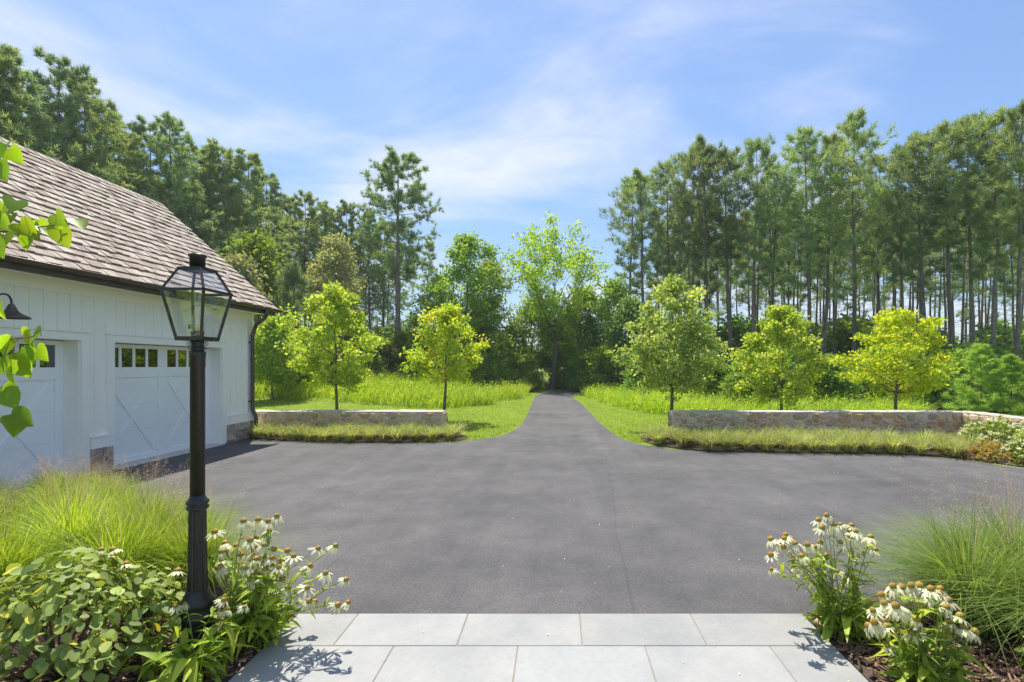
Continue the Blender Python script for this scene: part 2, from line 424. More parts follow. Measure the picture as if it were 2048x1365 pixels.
def leaves_np(P, size, rng, up=0.6, droop=0.3, ratio=0.62, outward=None):
    """folded rhombic leaves: 4 verts, 2 triangles each"""
    n = len(P)
    d = rng.normal(size=(n, 3)); d[:, 2] -= droop
    if outward is not None: d += outward * .8
    d = unit(d)
    nr = rng.normal(size=(n, 3)) * .8; nr[:, 2] += up
    nr = unit(nr - (nr * d).sum(1)[:, None] * d)
    sd = np.cross(d, nr)
    s = (size * rng.uniform(.65, 1.25, n))[:, None]
    a = P; tip = P + d * s
    mid = P + d * s * .5 + nr * s * .10
    l = mid + sd * s * ratio * .5 - nr * s * .12; r = mid - sd * s * ratio * .5 - nr * s * .12
    V = np.stack([a, l, tip, r], 1).reshape(-1, 3)
    b = np.arange(n)[:, None] * 4
    T = np.concatenate([b + [0, 2, 1], b + [0, 3, 2]])
    return V, T

def needles_np(C, D, K, ln, w, rng, spread=.75):
    """K thin needle bundles round each tuft centre C with axis D"""
    n = len(C)
    d = unit(D[:, None, :] * 1.0 + rng.normal(size=(n, K, 3)) * spread)
    sd = unit(np.cross(d, rng.normal(size=(n, K, 3))))
    l = ln * rng.uniform(.7, 1.2, (n, K, 1))
    base = C[:, None, :] + rng.normal(size=(n, K, 3)) * ln * .10
    V = np.stack([base - sd * w * .5, base + sd * w * .5, base + d * l + sd * w * .18, base + d * l - sd * w * .18], 2)
    m = n * K
    b = np.arange(m)[:, None] * 4
    return V.reshape(-1, 3), np.concatenate([b + [0, 1, 2], b + [0, 2, 3]])

def blades_np(P, h, az, lean, w, segs, rng, curl=1.0, width_pow=1.0):
    n = len(P); t = np.linspace(0, 1, segs + 1)
    dirv = np.stack([np.cos(az), np.sin(az), np.zeros(n)], 1)
    ya = az + np.pi / 2 + rng.normal(size=n) * .5
    sd = np.stack([np.cos(ya), np.sin(ya), np.zeros(n)], 1)
    up = h[:, None] * (t[None] - .42 * curl * np.minimum(lean, 1.4)[:, None] * t[None] ** 2.3)
    fw = (h * lean)[:, None] * t[None] ** 1.7
    C = P[:, None, :] + dirv[:, None, :] * fw[..., None]; C[..., 2] += up
    ww = (w[:, None] * (1 - t[None] ** 1.6 * .92))[..., None] * .5
    Lv = C - sd[:, None, :] * ww; Rv = C + sd[:, None, :] * ww
    V = np.stack([Lv, Rv], 2).reshape(n, -1, 3); m = 2 * (segs + 1)
    b = (np.arange(n) * m)[:, None, None] + (np.arange(segs) * 2)[None, :, None]
    Q = (b + np.array([0, 1, 3, 2])[None, None]).reshape(-1, 4)
    return V.reshape(-1, 3), Q, m

def sstep(a, b, x):
    t = np.clip((np.asarray(x, float) - a) / (b - a), 0, 1); return t * t * (3 - 2 * t)
# ------------------------------------------------------------------ terrain, drive, paving, beds
def gz(x, y):
    left = sstep(-4, -10, x) * sstep(20, 32, y) * .55
    right = -sstep(3.5, 16, x) * sstep(17, 40, y) * 1.7
    far = -np.clip(np.asarray(y, float) - 46, 0, 120) * .07 * sstep(-6, 12, x)
    return left + right + far

def grid_mesh(xs, ys, zf, name, mat, dz=0.0):
    X, Y = np.meshgrid(xs, ys); Z = zf(X, Y) + dz
    V = np.stack([X, Y, Z], -1).reshape(-1, 3); nx = len(xs)
    i, j = np.meshgrid(np.arange(len(ys) - 1), np.arange(nx - 1), indexing='ij'); b = (i * nx + j).ravel()
    return np_mesh(name, V, quad=np.stack([b, b + 1, b + 1 + nx, b + nx], 1), mat=mat, smooth=True)

xs = np.unique(np.concatenate([np.linspace(-26, 30, 113), np.linspace(-120, 150, 55), [-1500, -700, -300, 300, 700, 1500]]))
ys = np.unique(np.concatenate([np.linspace(-2, 46, 97), np.linspace(46, 180, 40), [-1200, -400, -100, -30, -10, 300, 600, 1200, 2500]]))
g = link('ground', grid_mesh(xs, ys, gz, 'ground', 'turf', -.006))
tag(g, kind='structure')
fx = np.linspace(-60, 70, 66); fy = np.linspace(29, 75, 40)
fl = link('forest_floor', grid_mesh(fx, fy, lambda x, y: gz(x, y) + .03 - .5 * (sstep(33, 29, y + np.abs(x - 1) * .06 - 2 + 1.5 * np.sin(x * .9)) + sstep(-12, -6, x) * sstep(10, 6, x) * sstep(41, 39, y)), 'forest_floor', 'forest_floor'))
tag(fl, kind='structure')

def smooth_poly(pts, k=5):
    P = [Vector((*p, 0)) for p in pts]; o = []
    for i in range(len(P) - 1):
        a, b, c, d = P[max(i - 1, 0)], P[i], P[i + 1], P[min(i + 2, len(P) - 1)]
        for s in range(k):
            t = s / k
            o.append(.5 * ((2 * b) + (c - a) * t + (2 * a - 5 * b + 4 * c - d) * t * t + (3 * b - a - 3 * c + d) * t ** 3))
    o.append(P[-1]); return [(p.x, p.y) for p in o]

def sheet(name, poly, z0, z1, mat, parent=None):
    """flat outline with its own thickness"""
    bm = bmesh.new()
    top = [bm.verts.new((x, y, z1)) for x, y in poly]
    f = bm.faces.new(top)
    f.normal_update()
    if f.normal.z < 0: f.normal_flip()
    bmesh.ops.triangulate(bm, faces=[f], ngon_method='EAR_CLIP')
    low = [bm.verts.new((x, y, z0)) for x, y in poly]
    n = len(poly)
    for i in range(n): bm.faces.new((top[i], top[(i + 1) % n], low[(i + 1) % n], low[i]))
    bmesh.ops.recalc_face_normals(bm, faces=bm.faces)
    me = bpy.data.meshes.new(name); bm.to_mesh(me); bm.free(); me.materials.append(MAT[mat])
    return link(name, me, parent)

R_EDGE = [(13.5, 8.3), (9.6, 8.75), (8.6, 9.25), (8.3, 9.9), (7.6, 10.5), (6.2, 10.78), (4.2, 10.9), (3.0, 11.15), (2.25, 11.75), (1.80, 12.6), (1.60, 13.8), (1.47, 15.7), (1.38, 18.4), (1.22, 25), (.98, 30), (1.5, 34.0), (4.2, 37.0)]
L_EDGE = [(4.0, 40.0), (.6, 38.4), (-1.0, 35), (-1.34, 31), (-1.2, 22), (-1.14, 16.9), (-1.28, 14.7), (-1.56, 13.45), (-2.1, 12.8), (-2.7, 12.45), (-4.2, 12.32), (-6.0, 12.42), (-7.5, 12.85), (-8.3, 12.95)]
drive = sheet('driveway', [(-8.6, .4), (13.5, .4)] + smooth_poly(R_EDGE) + smooth_poly(L_EDGE), -.05, .004, 'asphalt')
tag(drive, kind='structure')

# bluestone paving, every slab a piece of its own
PX0, PX1, PY1 = -1.957, 1.855, 3.785
pav = B().box(PX0, PX1, -.8, PY1 - .004, -.02, .0205).build('paving', 'joint_sand'); tag(pav, kind='structure')
rng = np.random.default_rng(3)
y1 = PY1; row = 0
first = [[-1.50, -.671, .171, 1.007], [-1.09, -.26, .588, 1.42]]
slab_n = 0
while y1 > -.75:
    dep = .438 if row < 2 else .45
    y0 = y1 - dep
    cuts = first[row] if row < 2 else list(np.arange(-1.5 + (row % 2) * .42, 1.5, .84) + rng.normal(0, .05, len(np.arange(-1.5 + (row % 2) * .42, 1.5, .84))))
    cuts = [PX0] + list(cuts) + [PX1]
    for a, b in zip(cuts[:-1], cuts[1:]):
        g_ = .003; zt = .026 + rng.uniform(0, .0015); bv = .004
        v = [(a + g_, y0 + g_, .004), (b - g_, y0 + g_, .004), (b - g_, y1 - g_, .004), (a + g_, y1 - g_, .004)]
        v += [(x, y, zt - bv) for x, y, _ in v[:4]]
        v += [(a + g_ + bv, y0 + g_ + bv, zt), (b - g_ - bv, y0 + g_ + bv, zt), (b - g_ - bv, y1 - g_ - bv, zt), (a + g_ + bv, y1 - g_ - bv, zt)]
        fs = [(3, 2, 1, 0), (8, 9, 10, 11)]
        for q in (0, 4):
            for i in range(4): fs.append((q + i, q + (i + 1) % 4, q + 4 + (i + 1) % 4, q + 4 + i))
        B().add(v, fs, float(rng.random())).build('paving_slab', 'bluestone', pav)
    y1 = y0; row += 1

def bed(name, poly, h):
    return tag(sheet(name, poly, -.03, .022, 'soil'), kind='structure')
BED_L = [(-1.965, -.6), (-1.965, 1.5), (-1.965, 3.0), (-1.965, 3.72)] + smooth_poly([(-2.05, 3.82), (-2.6, 4.15), (-3.6, 4.9), (-5.2, 6.2), (-6.6, 7.5), (-7.85, 8.65)], 4)[:] + [(-8.0, 8.65), (-8.0, 6.0), (-8.0, 3.0), (-8.0, -.6), (-5, -.6)]
BED_R = [(1.865, -.6), (5, -.6), (8, -.6), (8.0, 3.0)] + smooth_poly([(7.6, 4.2), (6.2, 4.8), (4.6, 4.75), (3.2, 4.35), (2.3, 3.95), (1.95, 3.82)], 4) + [(1.865, 3.72), (1.865, 3.0), (1.865, 1.5)]
bed('flower_bed_left', BED_L, .035); bed('flower_bed_right', BED_R, .035)
BED_WL = smooth_poly([(-8.0, 13.0), (-6.0, 12.5), (-4.2, 12.4), (-2.9, 12.5), (-2.35, 12.85), (-2.45, 13.5), (-2.7, 13.75)], 4) + [(-4, 13.8), (-8.0, 13.8)]
BED_WR = smooth_poly([(2.5, 13.75), (2.2, 13.2), (2.3, 12.1), (3.05, 11.25), (4.2, 11.0), (6.2, 10.88), (7.7, 10.6), (8.4, 10.0), (8.75, 9.35), (9.8, 8.9), (13.5, 8.5)], 4) + [(13.5, 12), (11.2, 13.8), (6, 13.8)]
bed('wall_bed_left', BED_WL, .05); bed('wall_bed_right', BED_WR, .05)

# loose mulch chips on the near beds
n = 5200; half = n // 2
P = np.concatenate([np.stack([rng.uniform(-3.3, -1.98, half), rng.uniform(2.3, 3.8, half)], 1), np.stack([rng.uniform(1.88, 3.6, half), rng.uniform(2.2, 3.75, half)], 1)])
P3 = np.concatenate([P, np.full((n, 1), .036)], 1)
az = rng.uniform(0, 6.28, n); ln = rng.uniform(.012, .045, n); wd = rng.uniform(.004, .012, n)
d = np.stack([np.cos(az), np.sin(az), rng.normal(0, .25, n)], 1); s_ = np.stack([-np.sin(az), np.cos(az), rng.normal(0, .2, n)], 1)
P3[:, 2] = .030 + rng.uniform(0, .02, n)
q = [P3 + d * ln[:, None] * a + s_ * wd[:, None] * b for a, b in ((-1, -1), (1, -1), (1, 1), (-1, 1))]
V = np.concatenate([np.stack(q, 1), np.stack(q, 1) + [0, 0, .004]], 1)
b_ = np.arange(n)[:, None] * 8
Q = np.concatenate([b_ + f for f in ([4, 5, 6, 7], [0, 1, 5, 4], [1, 2, 6, 5], [2, 3, 7, 6], [3, 0, 4, 7])])
mu = link('mulch', np_mesh('mulch', V, quad=Q, rnd=np.repeat(rng.random(n), 8), mat='mulch_chip'))
tag(mu, 'loose brown bark mulch chips on the beds beside the paving', 'mulch', kind='stuff')

# ------------------------------------------------------------------ garage
WX, GY0, GY1 = -8.12, 4.6, 13.33          # front wall plane, near and far corner
EX, EZ, RX, RZ = -7.60, 3.43, -10.76, 6.27   # eave line and ridge line
BX = 2 * RX - WX                            # rear wall plane
RY0, RY1 = 4.35, 13.56
gar = thing('garage', 'white board and batten garage with cedar shingle roof and two carriage doors', 'garage', (WX, GY1, 0))
GO = Vector((WX, GY1, 0))
class G(B):
    def build(s, name, mat, parent=gar, **kw):
        if parent is gar: s.v = [(x - GO.x, y - GO.y, z - GO.z) for x, y, z in s.v]
        return link(name, s.mesh(name, mat), parent, **kw)
DOORS = [(5.56, 8.50), (9.14, 12.08)]
DH, DX = 2.33, WX - .27
w = G(); zt = 3.42
yy = [GY0] + [q for d_ in DOORS for q in d_] + [GY1]
for i in range(0, len(yy), 2): w.box(WX - .25, WX, yy[i], yy[i + 1], 0, zt)
for a, b in DOORS: w.box(WX - .25, WX - .001, a, b, DH, zt)
w.box(BX, BX + .2, GY0, GY1, 0, zt)
for ya, yb in ((GY0, GY0 + .2), (GY1 - .2, GY1 - .002)):
    w.add([(WX - .002, ya, 0), (BX, ya, 0), (BX, ya, zt), (RX, ya, RZ - .35), (WX - .002, ya, zt), (WX - .002, yb, 0), (BX, yb, 0), (BX, yb, zt), (RX, yb, RZ - .35), (WX - .002, yb, zt)],
          [(0, 1, 2, 3, 4), (9, 8, 7, 6, 5), (0, 5, 6, 1), (1, 6, 7, 2), (2, 7, 8, 3), (3, 8, 9, 4), (4, 9, 5, 0)])
w.build('wall', 'white_paint')
G().box(BX + .2, DX - .35, GY0 + .2, GY1 - .2, .0, .05).build('floor_slab', 'joint_sand')
# battens
def batten(y, z0, z1): G().box(WX, WX + .022, y - .02, y + .02, z0, z1).build('batten', 'white_paint')
y = 8.778 - .215 * 19
while y < GY1 - .05:
    over = any(a - .16 < y < b + .16 for a, b in DOORS)
    if y > GY0 + .05: batten(y, 2.485 if over else .68, 3.10)
    y += .215
G().box(WX, WX + .045, GY1 - .11, GY1 + .02, .66, 3.10).build('corner_board', 'white_paint')
G().box(WX, WX + .035, GY0, GY1 + .01, 3.10, 3.30).build('frieze_board', 'white_paint')
for a, b in ((GY0, 5.40), (8.665, 9.0), (12.235, GY1)):
    G().box(WX, WX + .05, a, b, .45, .645).build('skirt_board', 'white_paint')
    G().box(WX, WX + .065, a, b, .646, .664).build('drip_ledge', 'white_paint')
for a, b in DOORS:
    G().box(WX, WX + .04, a - .15, a, 0.01, DH).build('door_casing', 'white_paint')
    G().box(WX, WX + .04, b, b + .155, 0.01, DH).build('door_casing', 'white_paint')
    G().box(WX, WX + .042, a - .155, b + .16, DH + .001, DH + .13).build('head_casing', 'white_paint')
    G().box(WX, WX + .06, a - .17, b + .175, DH + .132, DH + .150).build('drip_ledge', 'white_paint')
    G().box(WX - .27, WX + .005, a + .001, a + .022, 0.008, DH - .002).build('door_jamb', 'white_paint')
    G().box(WX - .27, WX + .005, b - .022, b - .001, 0.008, DH - .002).build('door_jamb', 'white_paint')
    G().box(DX - .05, WX + .12, a, b, -.01, .014).build('door_sill', 'cobble')
# brick base: each brick a piece, laid into a mortar block
for a, b in ((GY0, 5.39), (8.67, 9.08), (12.245, GY1 + .05)):
    bb = G().box(WX, WX + .055, a + .006, b - .006, 0, .438).build('brick_base', 'brick_mortar')
    def put(y0, y1, z0, z1):
        br = B().box(WX + .02 - GO.x, WX + .066 + rng.uniform(0, .006) - GO.x, y0 - GO.y, y1 - GO.y, z0, z1, float(rng.random()))
        br.build('brick', 'brick', bb)
    for k in range(5):
        yb = a - (.105 if k % 2 else 0)
        while yb < b:
            y0, y1 = max(yb, a), min(yb + .2, b)
            if y1 - y0 > .03: put(y0, y1, .012 + k * .068, .012 + k * .068 + .058)
            yb += .21
    yb = a
    while yb < b - .04:
        put(yb, min(yb + .06, b), .353, .447); yb += .069
# doors
for a, b in DOORS:
    cy = (a + b) / 2
    dr = G().box(DX - .045, DX, a + .023, b - .023, .016, DH - .01).build('garage_door', 'door_white')
    def dp(name, mat, *bx): B().box(bx[0] - GO.x, bx[1] - GO.x, bx[2] - GO.y, bx[3] - GO.y, bx[4], bx[5]).build(name, mat, dr)
    x0, x1 = DX + .0005, DX + .022
    for p0, p1, nm in ((a + .023, a + .16, 'stile'), (b - .16, b - .023, 'stile'), (cy - .125, cy + .125, 'stile')): dp(nm, 'door_white', x0, x1, p0, p1, .125, 1.67)
    dp('rail', 'door_white', x0, x1 + .001, a + .023, b - .023, .018, .124)
    dp('rail', 'door_white', x0, x1 + .001, a + .023, b - .023, 1.671, 1.872)
    dp('rail', 'door_white', x0, x1 + .001, a + .023, b - .023, 2.243, DH - .012)
    for h0, h1 in ((a + .16, cy - .125), (cy + .125, b - .16)):
        for flip in (0, 1):
            q0, q1 = ((h0, .125), (h1, 1.67)) if not flip else ((h0, 1.67), (h1, .125))
            dirv = Vector((0, q1[0] - q0[0], q1[1] - q0[1])).normalized(); nr = Vector((0, -dirv.z, dirv.y)) * .05
            A, C = Vector((x0, *q0)) - GO, Vector((x0, *q1)) - GO
            ex = Vector((.016 + .003 * flip, 0, 0)); A += dirv * .03; C -= dirv * .03
            vs_ = [A - nr, A + nr, C + nr, C - nr]; vs_ += [k + ex for k in vs_]
            B().add(vs_, [(3, 2, 1, 0), (4, 5, 6, 7), (0, 1, 5, 4), (1, 2, 6, 5), (2, 3, 7, 6), (3, 0, 4, 7)]).build('brace', 'door_white', dr)
        for zj in (.62, 1.14): dp('section_joint', 'joint_white', DX - .002, DX + .0012, h0, h1, zj, zj + .004)
        pw = (h1 - h0 - 3 * .062 + 0) / 4
        for k in range(4):
            p0 = h0 + k * (pw + .062)
            dp('pane', 'door_glass', DX + .004, DX + .010, p0, p0 + pw, 1.873, 2.242)
            dp('unlit_interior_sheet', 'dark_inside', DX + .0008, DX + .0025, p0, p0 + pw, 1.873, 2.242)  # near-black sheet on the door, its colour stands in for the unlit interior
            if k < 3: dp('mullion', 'door_white', x0, x1 - .001, p0 + pw, p0 + pw + .062, 1.8725, 2.2425)
    for p0, p1 in ((a + .023, a + .16), (b - .16, b - .023), (cy - .125, cy + .125)): dp('stile', 'door_white', x0, x1 - .0005, p0, p1, 1.8725, 2.2425)
# roof deck and trim
sl_v = Vector((RX - EX, 0, RZ - EZ)); SLEN = sl_v.length; sl_v.normalize()
sn = Vector((-sl_v.z * -1, 0, 0)); sn = Vector((sl_v.z, 0, -sl_v.x)).normalized()
def rp(s, y, h): return Vector((EX, y, EZ)) + sl_v * s + sn * h
rf = G()
for sgn in (1, -1):
    def mir(p): return p if sgn == 1 else Vector((2 * RX - p.x, p.y, p.z))
    q = [rp(0, RY0, -.02), rp(0, RY1, -.02), rp(SLEN, RY1, -.02), rp(SLEN, RY0, -.02)]
    q2 = [k - sn * .10 for k in q]
    vs_ = [mir(k) for k in q + q2]
    rf.add(vs_, [(0, 1, 2, 3), (7, 6, 5, 4), (0, 4, 5, 1), (1, 5, 6, 2), (2, 6, 7, 3), (3, 7, 4, 0)])
roof = rf.build('roof', 'cedar')
G().box(WX - .1, EX - .06, RY0 + .02, RY1 - .02, 3.295, 3.312).build('soffit', 'white_paint')
G().box(EX - .058, EX - .03, RY0 + .01, RY1 - .01, 3.25, 3.395).build('fascia', 'bronze')
# shingles
NC = 20; EXPO = SLEN / NC
sh = []
for c in range(NC):
    y = RY0 - .02 + rng.uniform(-.1, 0)
    while y < RY1 + .01:
        wd_ = rng.uniform(.09, .21); ye = min(y + wd_, RY1 + .02)
        ya = max(y, RY0 - .02)
        if ye - ya > .03:
            jit = rng.normal(0, .012); s0 = c * EXPO - .05 + jit; s1 = min(s0 + EXPO + .075, SLEN + .01)
            lift = .046 + rng.uniform(-.008, .014)
            tp = [rp(s0, ya + .003, lift), rp(s0, ye - .003, lift + rng.normal(0, .003)), rp(s1, ye - .003, .014), rp(s1, ya + .003, .014)]
            bt = [rp(s0, ya + .003, lift - .03), rp(s0, ye - .003, lift - .03), rp(s1, ye - .003, -.004), rp(s1, ya + .003, -.004)]
            mid = (tp[0] + tp[2]) / 2
            vis = (mid.x * FPX / mid.y + UC) > -10
            sh.append((mid.length if vis else 99 + mid.length, [k - GO for k in tp + bt], float(rng.random())))
        y = ye
sh.sort(key=lambda q: q[0])
SF = [(0, 1, 2, 3), (7, 6, 5, 4), (0, 4, 5, 1), (1, 5, 6, 2), (2, 6, 7, 3), (3, 7, 4, 0)]
for _, vs_, r_ in sh[:300]: B().add(vs_, SF, r_).build('shingle', 'cedar', roof)
rest = B()
for _, vs_, r_ in sh[300:]: rest.add(vs_, SF, r_)
tag(rest.build('shingles', 'cedar', roof), kind='stuff')
y = RY0
while y < RY1 - .05:
    cp = B()
    for sgn in (1, -1):
        q = [rp(SLEN - .13, y, .05), rp(SLEN - .13, y + .26, .035), rp(SLEN + .02, y + .26, .035), rp(SLEN + .02, y, .05)]
        q += [k - sn * .02 for k in q]
        if sgn == -1: q = [Vector((2 * RX - k.x, k.y, k.z)) for k in q]
        cp.add([k - GO for k in q], SF, float(rng.random()))
    cp.build('ridge_cap', 'cedar', roof); y += .22
# gutter, brackets, downpipe
gx, gzc, gr = EX + .035, 3.405, .062
prof = [(gx + gr * math.cos(a), gzc + gr * math.sin(a)) for a in [math.pi + math.pi * k / 10 for k in range(11)]]
prof2 = [(gx + (gr - .006) * math.cos(a), gzc + .001 + (gr - .006) * math.sin(a)) for a in [math.pi + math.pi * k / 10 for k in range(11)]][::-1]
pr = prof + prof2; n_ = len(pr); gu = G()
gu.add([(x, RY0 - .03, z) for x, z in pr] + [(x, RY1 + .12, z) for x, z in pr], [tuple(range(n_))[::-1], tuple(range(n_, 2 * n_))] + [(i, (i + 1) % n_, n_ + (i + 1) % n_, n_ + i) for i in range(n_)], smooth=False)
gu.tube([(gx + gr, RY0 - .03, gzc), (gx + gr, RY1 + .12, gzc)], .009, 6)
gut = gu.build('gutter', 'bronze')
y = RY0 + .3
while y < RY1:
    k = G().tube([(EX - .03, y, 3.33), (gx - gr - .006, y, gzc - .03)] + [(gx + (gr + .006) * math.cos(a), y, gzc + (gr + .006) * math.sin(a)) for a in [math.pi + math.pi * j / 8 for j in range(1, 9)]], .007, 5)
    k.v = [(p[0] - GO.x, p[1] - GO.y, p[2]) for p in k.v]
    link('gutter_bracket', k.mesh('gutter_bracket', 'bronze'), gut); y += .98
dp_ = G().tube(smooth3 := [(gx, 13.0, 3.36), (gx, 13.02, 3.24), (gx - .06, 13.06, 3.15), (gx - .22, 13.12, 3.06), (gx - .36, 13.18, 2.98), (gx - .42, 13.2, 2.86), (WX + .085, 13.2, 2.7), (WX + .085, 13.2, .86), (WX + .09, 13.2, .74), (WX + .15, 13.205, .60), (WX + .17, 13.21, .5), (WX + .17, 13.21, .07)], .048, 14)
dpo = dp_.build('downpipe', 'bronze')
for z in (2.5, .95):
    k = G().box(WX + .001, WX + .10, 13.145, 13.255, z, z + .03); k.v = [(p[0] - GO.x, p[1] - GO.y, p[2]) for p in k.v]
    link('pipe_strap', k.mesh('pipe_strap', 'bronze'), dpo)
k = G().lathe([(.056, .0), (.056, .10), (.05, .11)], (WX + .17, 13.21), 14); k.v = [(p[0] - GO.x, p[1] - GO.y, p[2]) for p in k.v]
link('drain_boot', k.mesh('drain_boot', 'black_iron'), dpo)

# gooseneck barn lamp
wl = thing('wall_lamp', 'dark bronze gooseneck barn lamp with bell shade above the near garage door', 'lamp', (WX + .0, 7.03, 2.66))
B().lathe([(.055, 0), (.055, .015), (.03, .03)], sides=16).build('wall_plate', 'bronze', wl, loc=(.0, 0, .10), rot=(0, R(90), 0))
arc = [(.02, 0, .10), (.12, 0, .11), (.20, 0, .17), (.27, 0, .235), (.345, 0, .25), (.41, 0, .225), (.445, 0, .16), (.45, 0, .09)]
ap = smooth_poly([(p[0], p[2]) for p in arc], 4)
B().tube([(x, 0, z) for x, z in ap], .013, 8).build('gooseneck_arm', 'black_iron', wl)
sp = [(.030, .105), (.036, .09), (.05, .06), (.058, .035), (.075, .005), (.115, -.03), (.165, -.055), (.195, -.075), (.20, -.092)]
B().lathe(sp + [(r - .005, z - .003) for r, z in sp[::-1]], (.45, 0), 28, cap=False).build('shade', 'bronze', wl)
B().lathe([(.012, .05), (.03, .02), (.038, -.02), (.026, -.05), (.005, -.062)], (.45, 0), 14).build('bulb', 'bulb', wl)

# ------------------------------------------------------------------ lamp post
LX, LY = -2.365, 3.29
lp = thing('lamp_post', 'black fluted lamp post with square glass lantern beside the coneflowers', 'street lamp', (LX, LY, 0))
ped = B().lathe([(.115, .0), (.115, .05), (.105, .06), (.102, .24), (.108, .25), (.108, .275), (.096, .29), (.094, .325), (.100, .335), (.100, .355), (.080, .385), (.066, .42), (.062, .435)], sides=32).build('pedestal', 'black_iron', lp)
fl_ = B(); vs_, fs_ = [], []; sides = 48
lv = [(.0605, .43), (.0575, .50), (.054, .62), (.051, .80), (.0495, .955), (.0495, .962)]
for r, z in lv:
    for k in range(sides):
        rr = r - (.0045 if (k % 4) in (1, 2) else 0); a = 2 * math.pi * k / sides
        vs_.append((rr * math.cos(a), rr * math.sin(a), z))
for i in range(len(lv) - 1):
    for k in range(sides): fs_.append((i * sides + k, i * sides + (k + 1) % sides, (i + 1) * sides + (k + 1) % sides, (i + 1) * sides + k))
fl_.add(vs_, fs_).build('fluted_shaft', 'black_iron', lp)
B().lathe([(.052, .955), (.060, .96), (.064, .968), (.064, .976), (.057, .981), (.055, .988), (.061, .994), (.065, 1.004), (.063, 1.014), (.054, 1.022), (.047, 1.034), (.042, 1.05)], sides=32).build('collar', 'black_iron', lp)
B().lathe([(.042, 1.045), (.0415, 1.955), (.046, 1.96), (.047, 1.985), (.044, 1.995), (.036, 2.0)], sides=32).build('shaft', 'black_iron', lp)
B().lathe([(.036, 1.99), (.036, 2.02), (.034, 2.022), (.034, 2.045), (.037, 2.047), (.037, 2.066)], sides=24).build('neck', 'black_iron', lp)
for k in range(4):                                   # wrought scrolls under the lantern
    a = R(90 * k); ca, sa = math.cos(a), math.sin(a); pts = []
    for j in range(9): th = R(-70 + 40 * j); rr = .013 - j * .0009; pts.append((.058 + rr * math.cos(th), 2.047 + rr * math.sin(th)))
    pts = pts[::-1] + [(.041, 2.030), (.039, 2.021)]
    for j in range(9): th = R(90 - 40 * j); rr = .010 - j * .0006; pts.append((.050 + rr * math.cos(th), 2.012 + rr * math.sin(th)))
    B().tube([(r * ca, r * sa, z) for r, z in pts], .0024, 5).build('scroll', 'black_iron', lp)
Z0, Z1, Z2 = 2.075, 2.385, 2.53
h0_, h1_, h2_ = .080, .134, .072
lant = B().box(-h0_ - .006, h0_ + .006, -h0_ - .006, h0_ + .006, 2.064, 2.077).build('lantern', 'aged_copper', lp)
cs = [(-1, -1), (1, -1), (1, 1), (-1, 1)]
for i, (sx, sy) in enumerate(cs):
    ex_, ey_ = cs[(i + 1) % 4]
    B().bar((sx * h0_, sy * h0_, Z0), (sx * h1_, sy * h1_, Z1), .016, .016, (sx, -sy, 0)).build('corner_bar', 'aged_copper', lant)
    B().bar((sx * h1_, sy * h1_, Z1), (sx * h2_, sy * h2_, Z2), .014, .014, (sx, -sy, 0)).build('roof_bar', 'aged_copper', lant)
    for hh, zz_, nm in ((h1_, Z1, 'shoulder_bar'), (h2_, Z2, 'top_bar'), (h0_, Z0 + .006, 'bottom_bar')):
        B().bar((sx * hh * 1.02, sy * hh * 1.02, zz_), (ex_ * hh * 1.02, ey_ * hh * 1.02, zz_), .015, .016).build(nm, 'aged_copper', lant)
    for ha, za, hb, zb in ((h0_, Z0 + .008, h1_, Z1 - .004), (h1_, Z1 + .004, h2_, Z2 - .004)):
        q = [Vector((sx * ha, sy * ha, za)), Vector((ex_ * ha, ey_ * ha, za)), Vector((ex_ * hb, ey_ * hb, zb)), Vector((sx * hb, sy * hb, zb))]
        nn = (q[1] - q[0]).cross(q[3] - q[0]).normalized() * .0015
        B().add([k - nn for k in q] + [k + nn for k in q], [(3, 2, 1, 0), (4, 5, 6, 7), (0, 1, 5, 4), (1, 2, 6, 5), (2, 3, 7, 6), (3, 0, 4, 7)]).build('glass_pane', 'lantern_glass', lant)
B().lathe([(.044, Z2 + .004), (.044, Z2 + .082), (.051, Z2 + .085), (.052, Z2 + .096), (.046, Z2 + .102), (.02, Z2 + .104)], sides=28).build('chimney_cap', 'aged_copper', lant)
B().box(-h2_, h2_, -h2_, h2_, Z2 - .002, Z2 + .006).build('roof_plate', 'aged_copper', lant)
cp_ = [(.026, 2.115), (.037, 2.14), (.040, 2.165), (.034, 2.20), (.022, 2.235), (.0165, 2.27), (.0155, 2.37)]
B().lathe(cp_ + [(r - .0015, z) for r, z in cp_[::-1]], sides=24, cap=False).build('hurricane_glass', 'lantern_glass', lant)
gl = B().lathe([(.034, 2.078), (.036, 2.085), (.036, 2.108), (.030, 2.112)], sides=24)
for k in range(16):
    a = 2 * math.pi * k / 16; gl.bar((.034 * math.cos(a), .034 * math.sin(a), 2.105), (.040 * math.cos(a), .040 * math.sin(a), 2.126), .005, .002)
gl.build('gallery', 'aged_copper', lant)
B().lathe([(.004, 2.11), (.010, 2.125), (.011, 2.15), (.004, 2.178), (.001, 2.182)], sides=14).build('bulb', 'bulb', lant)
B().tube([(.10, .0, 2.27), (.128, .0, 2.272)], .003, 6).build('door_latch', 'aged_copper', lant)
sb = B().box(-.085, -.062, .03, .055, 2.145, 2.175); sb.tube([(-.066, .04, 2.16), (-.04, .03, 2.162), (-.03, .02, 2.18)], .002, 5).build('sensor', 'aged_copper', lant)

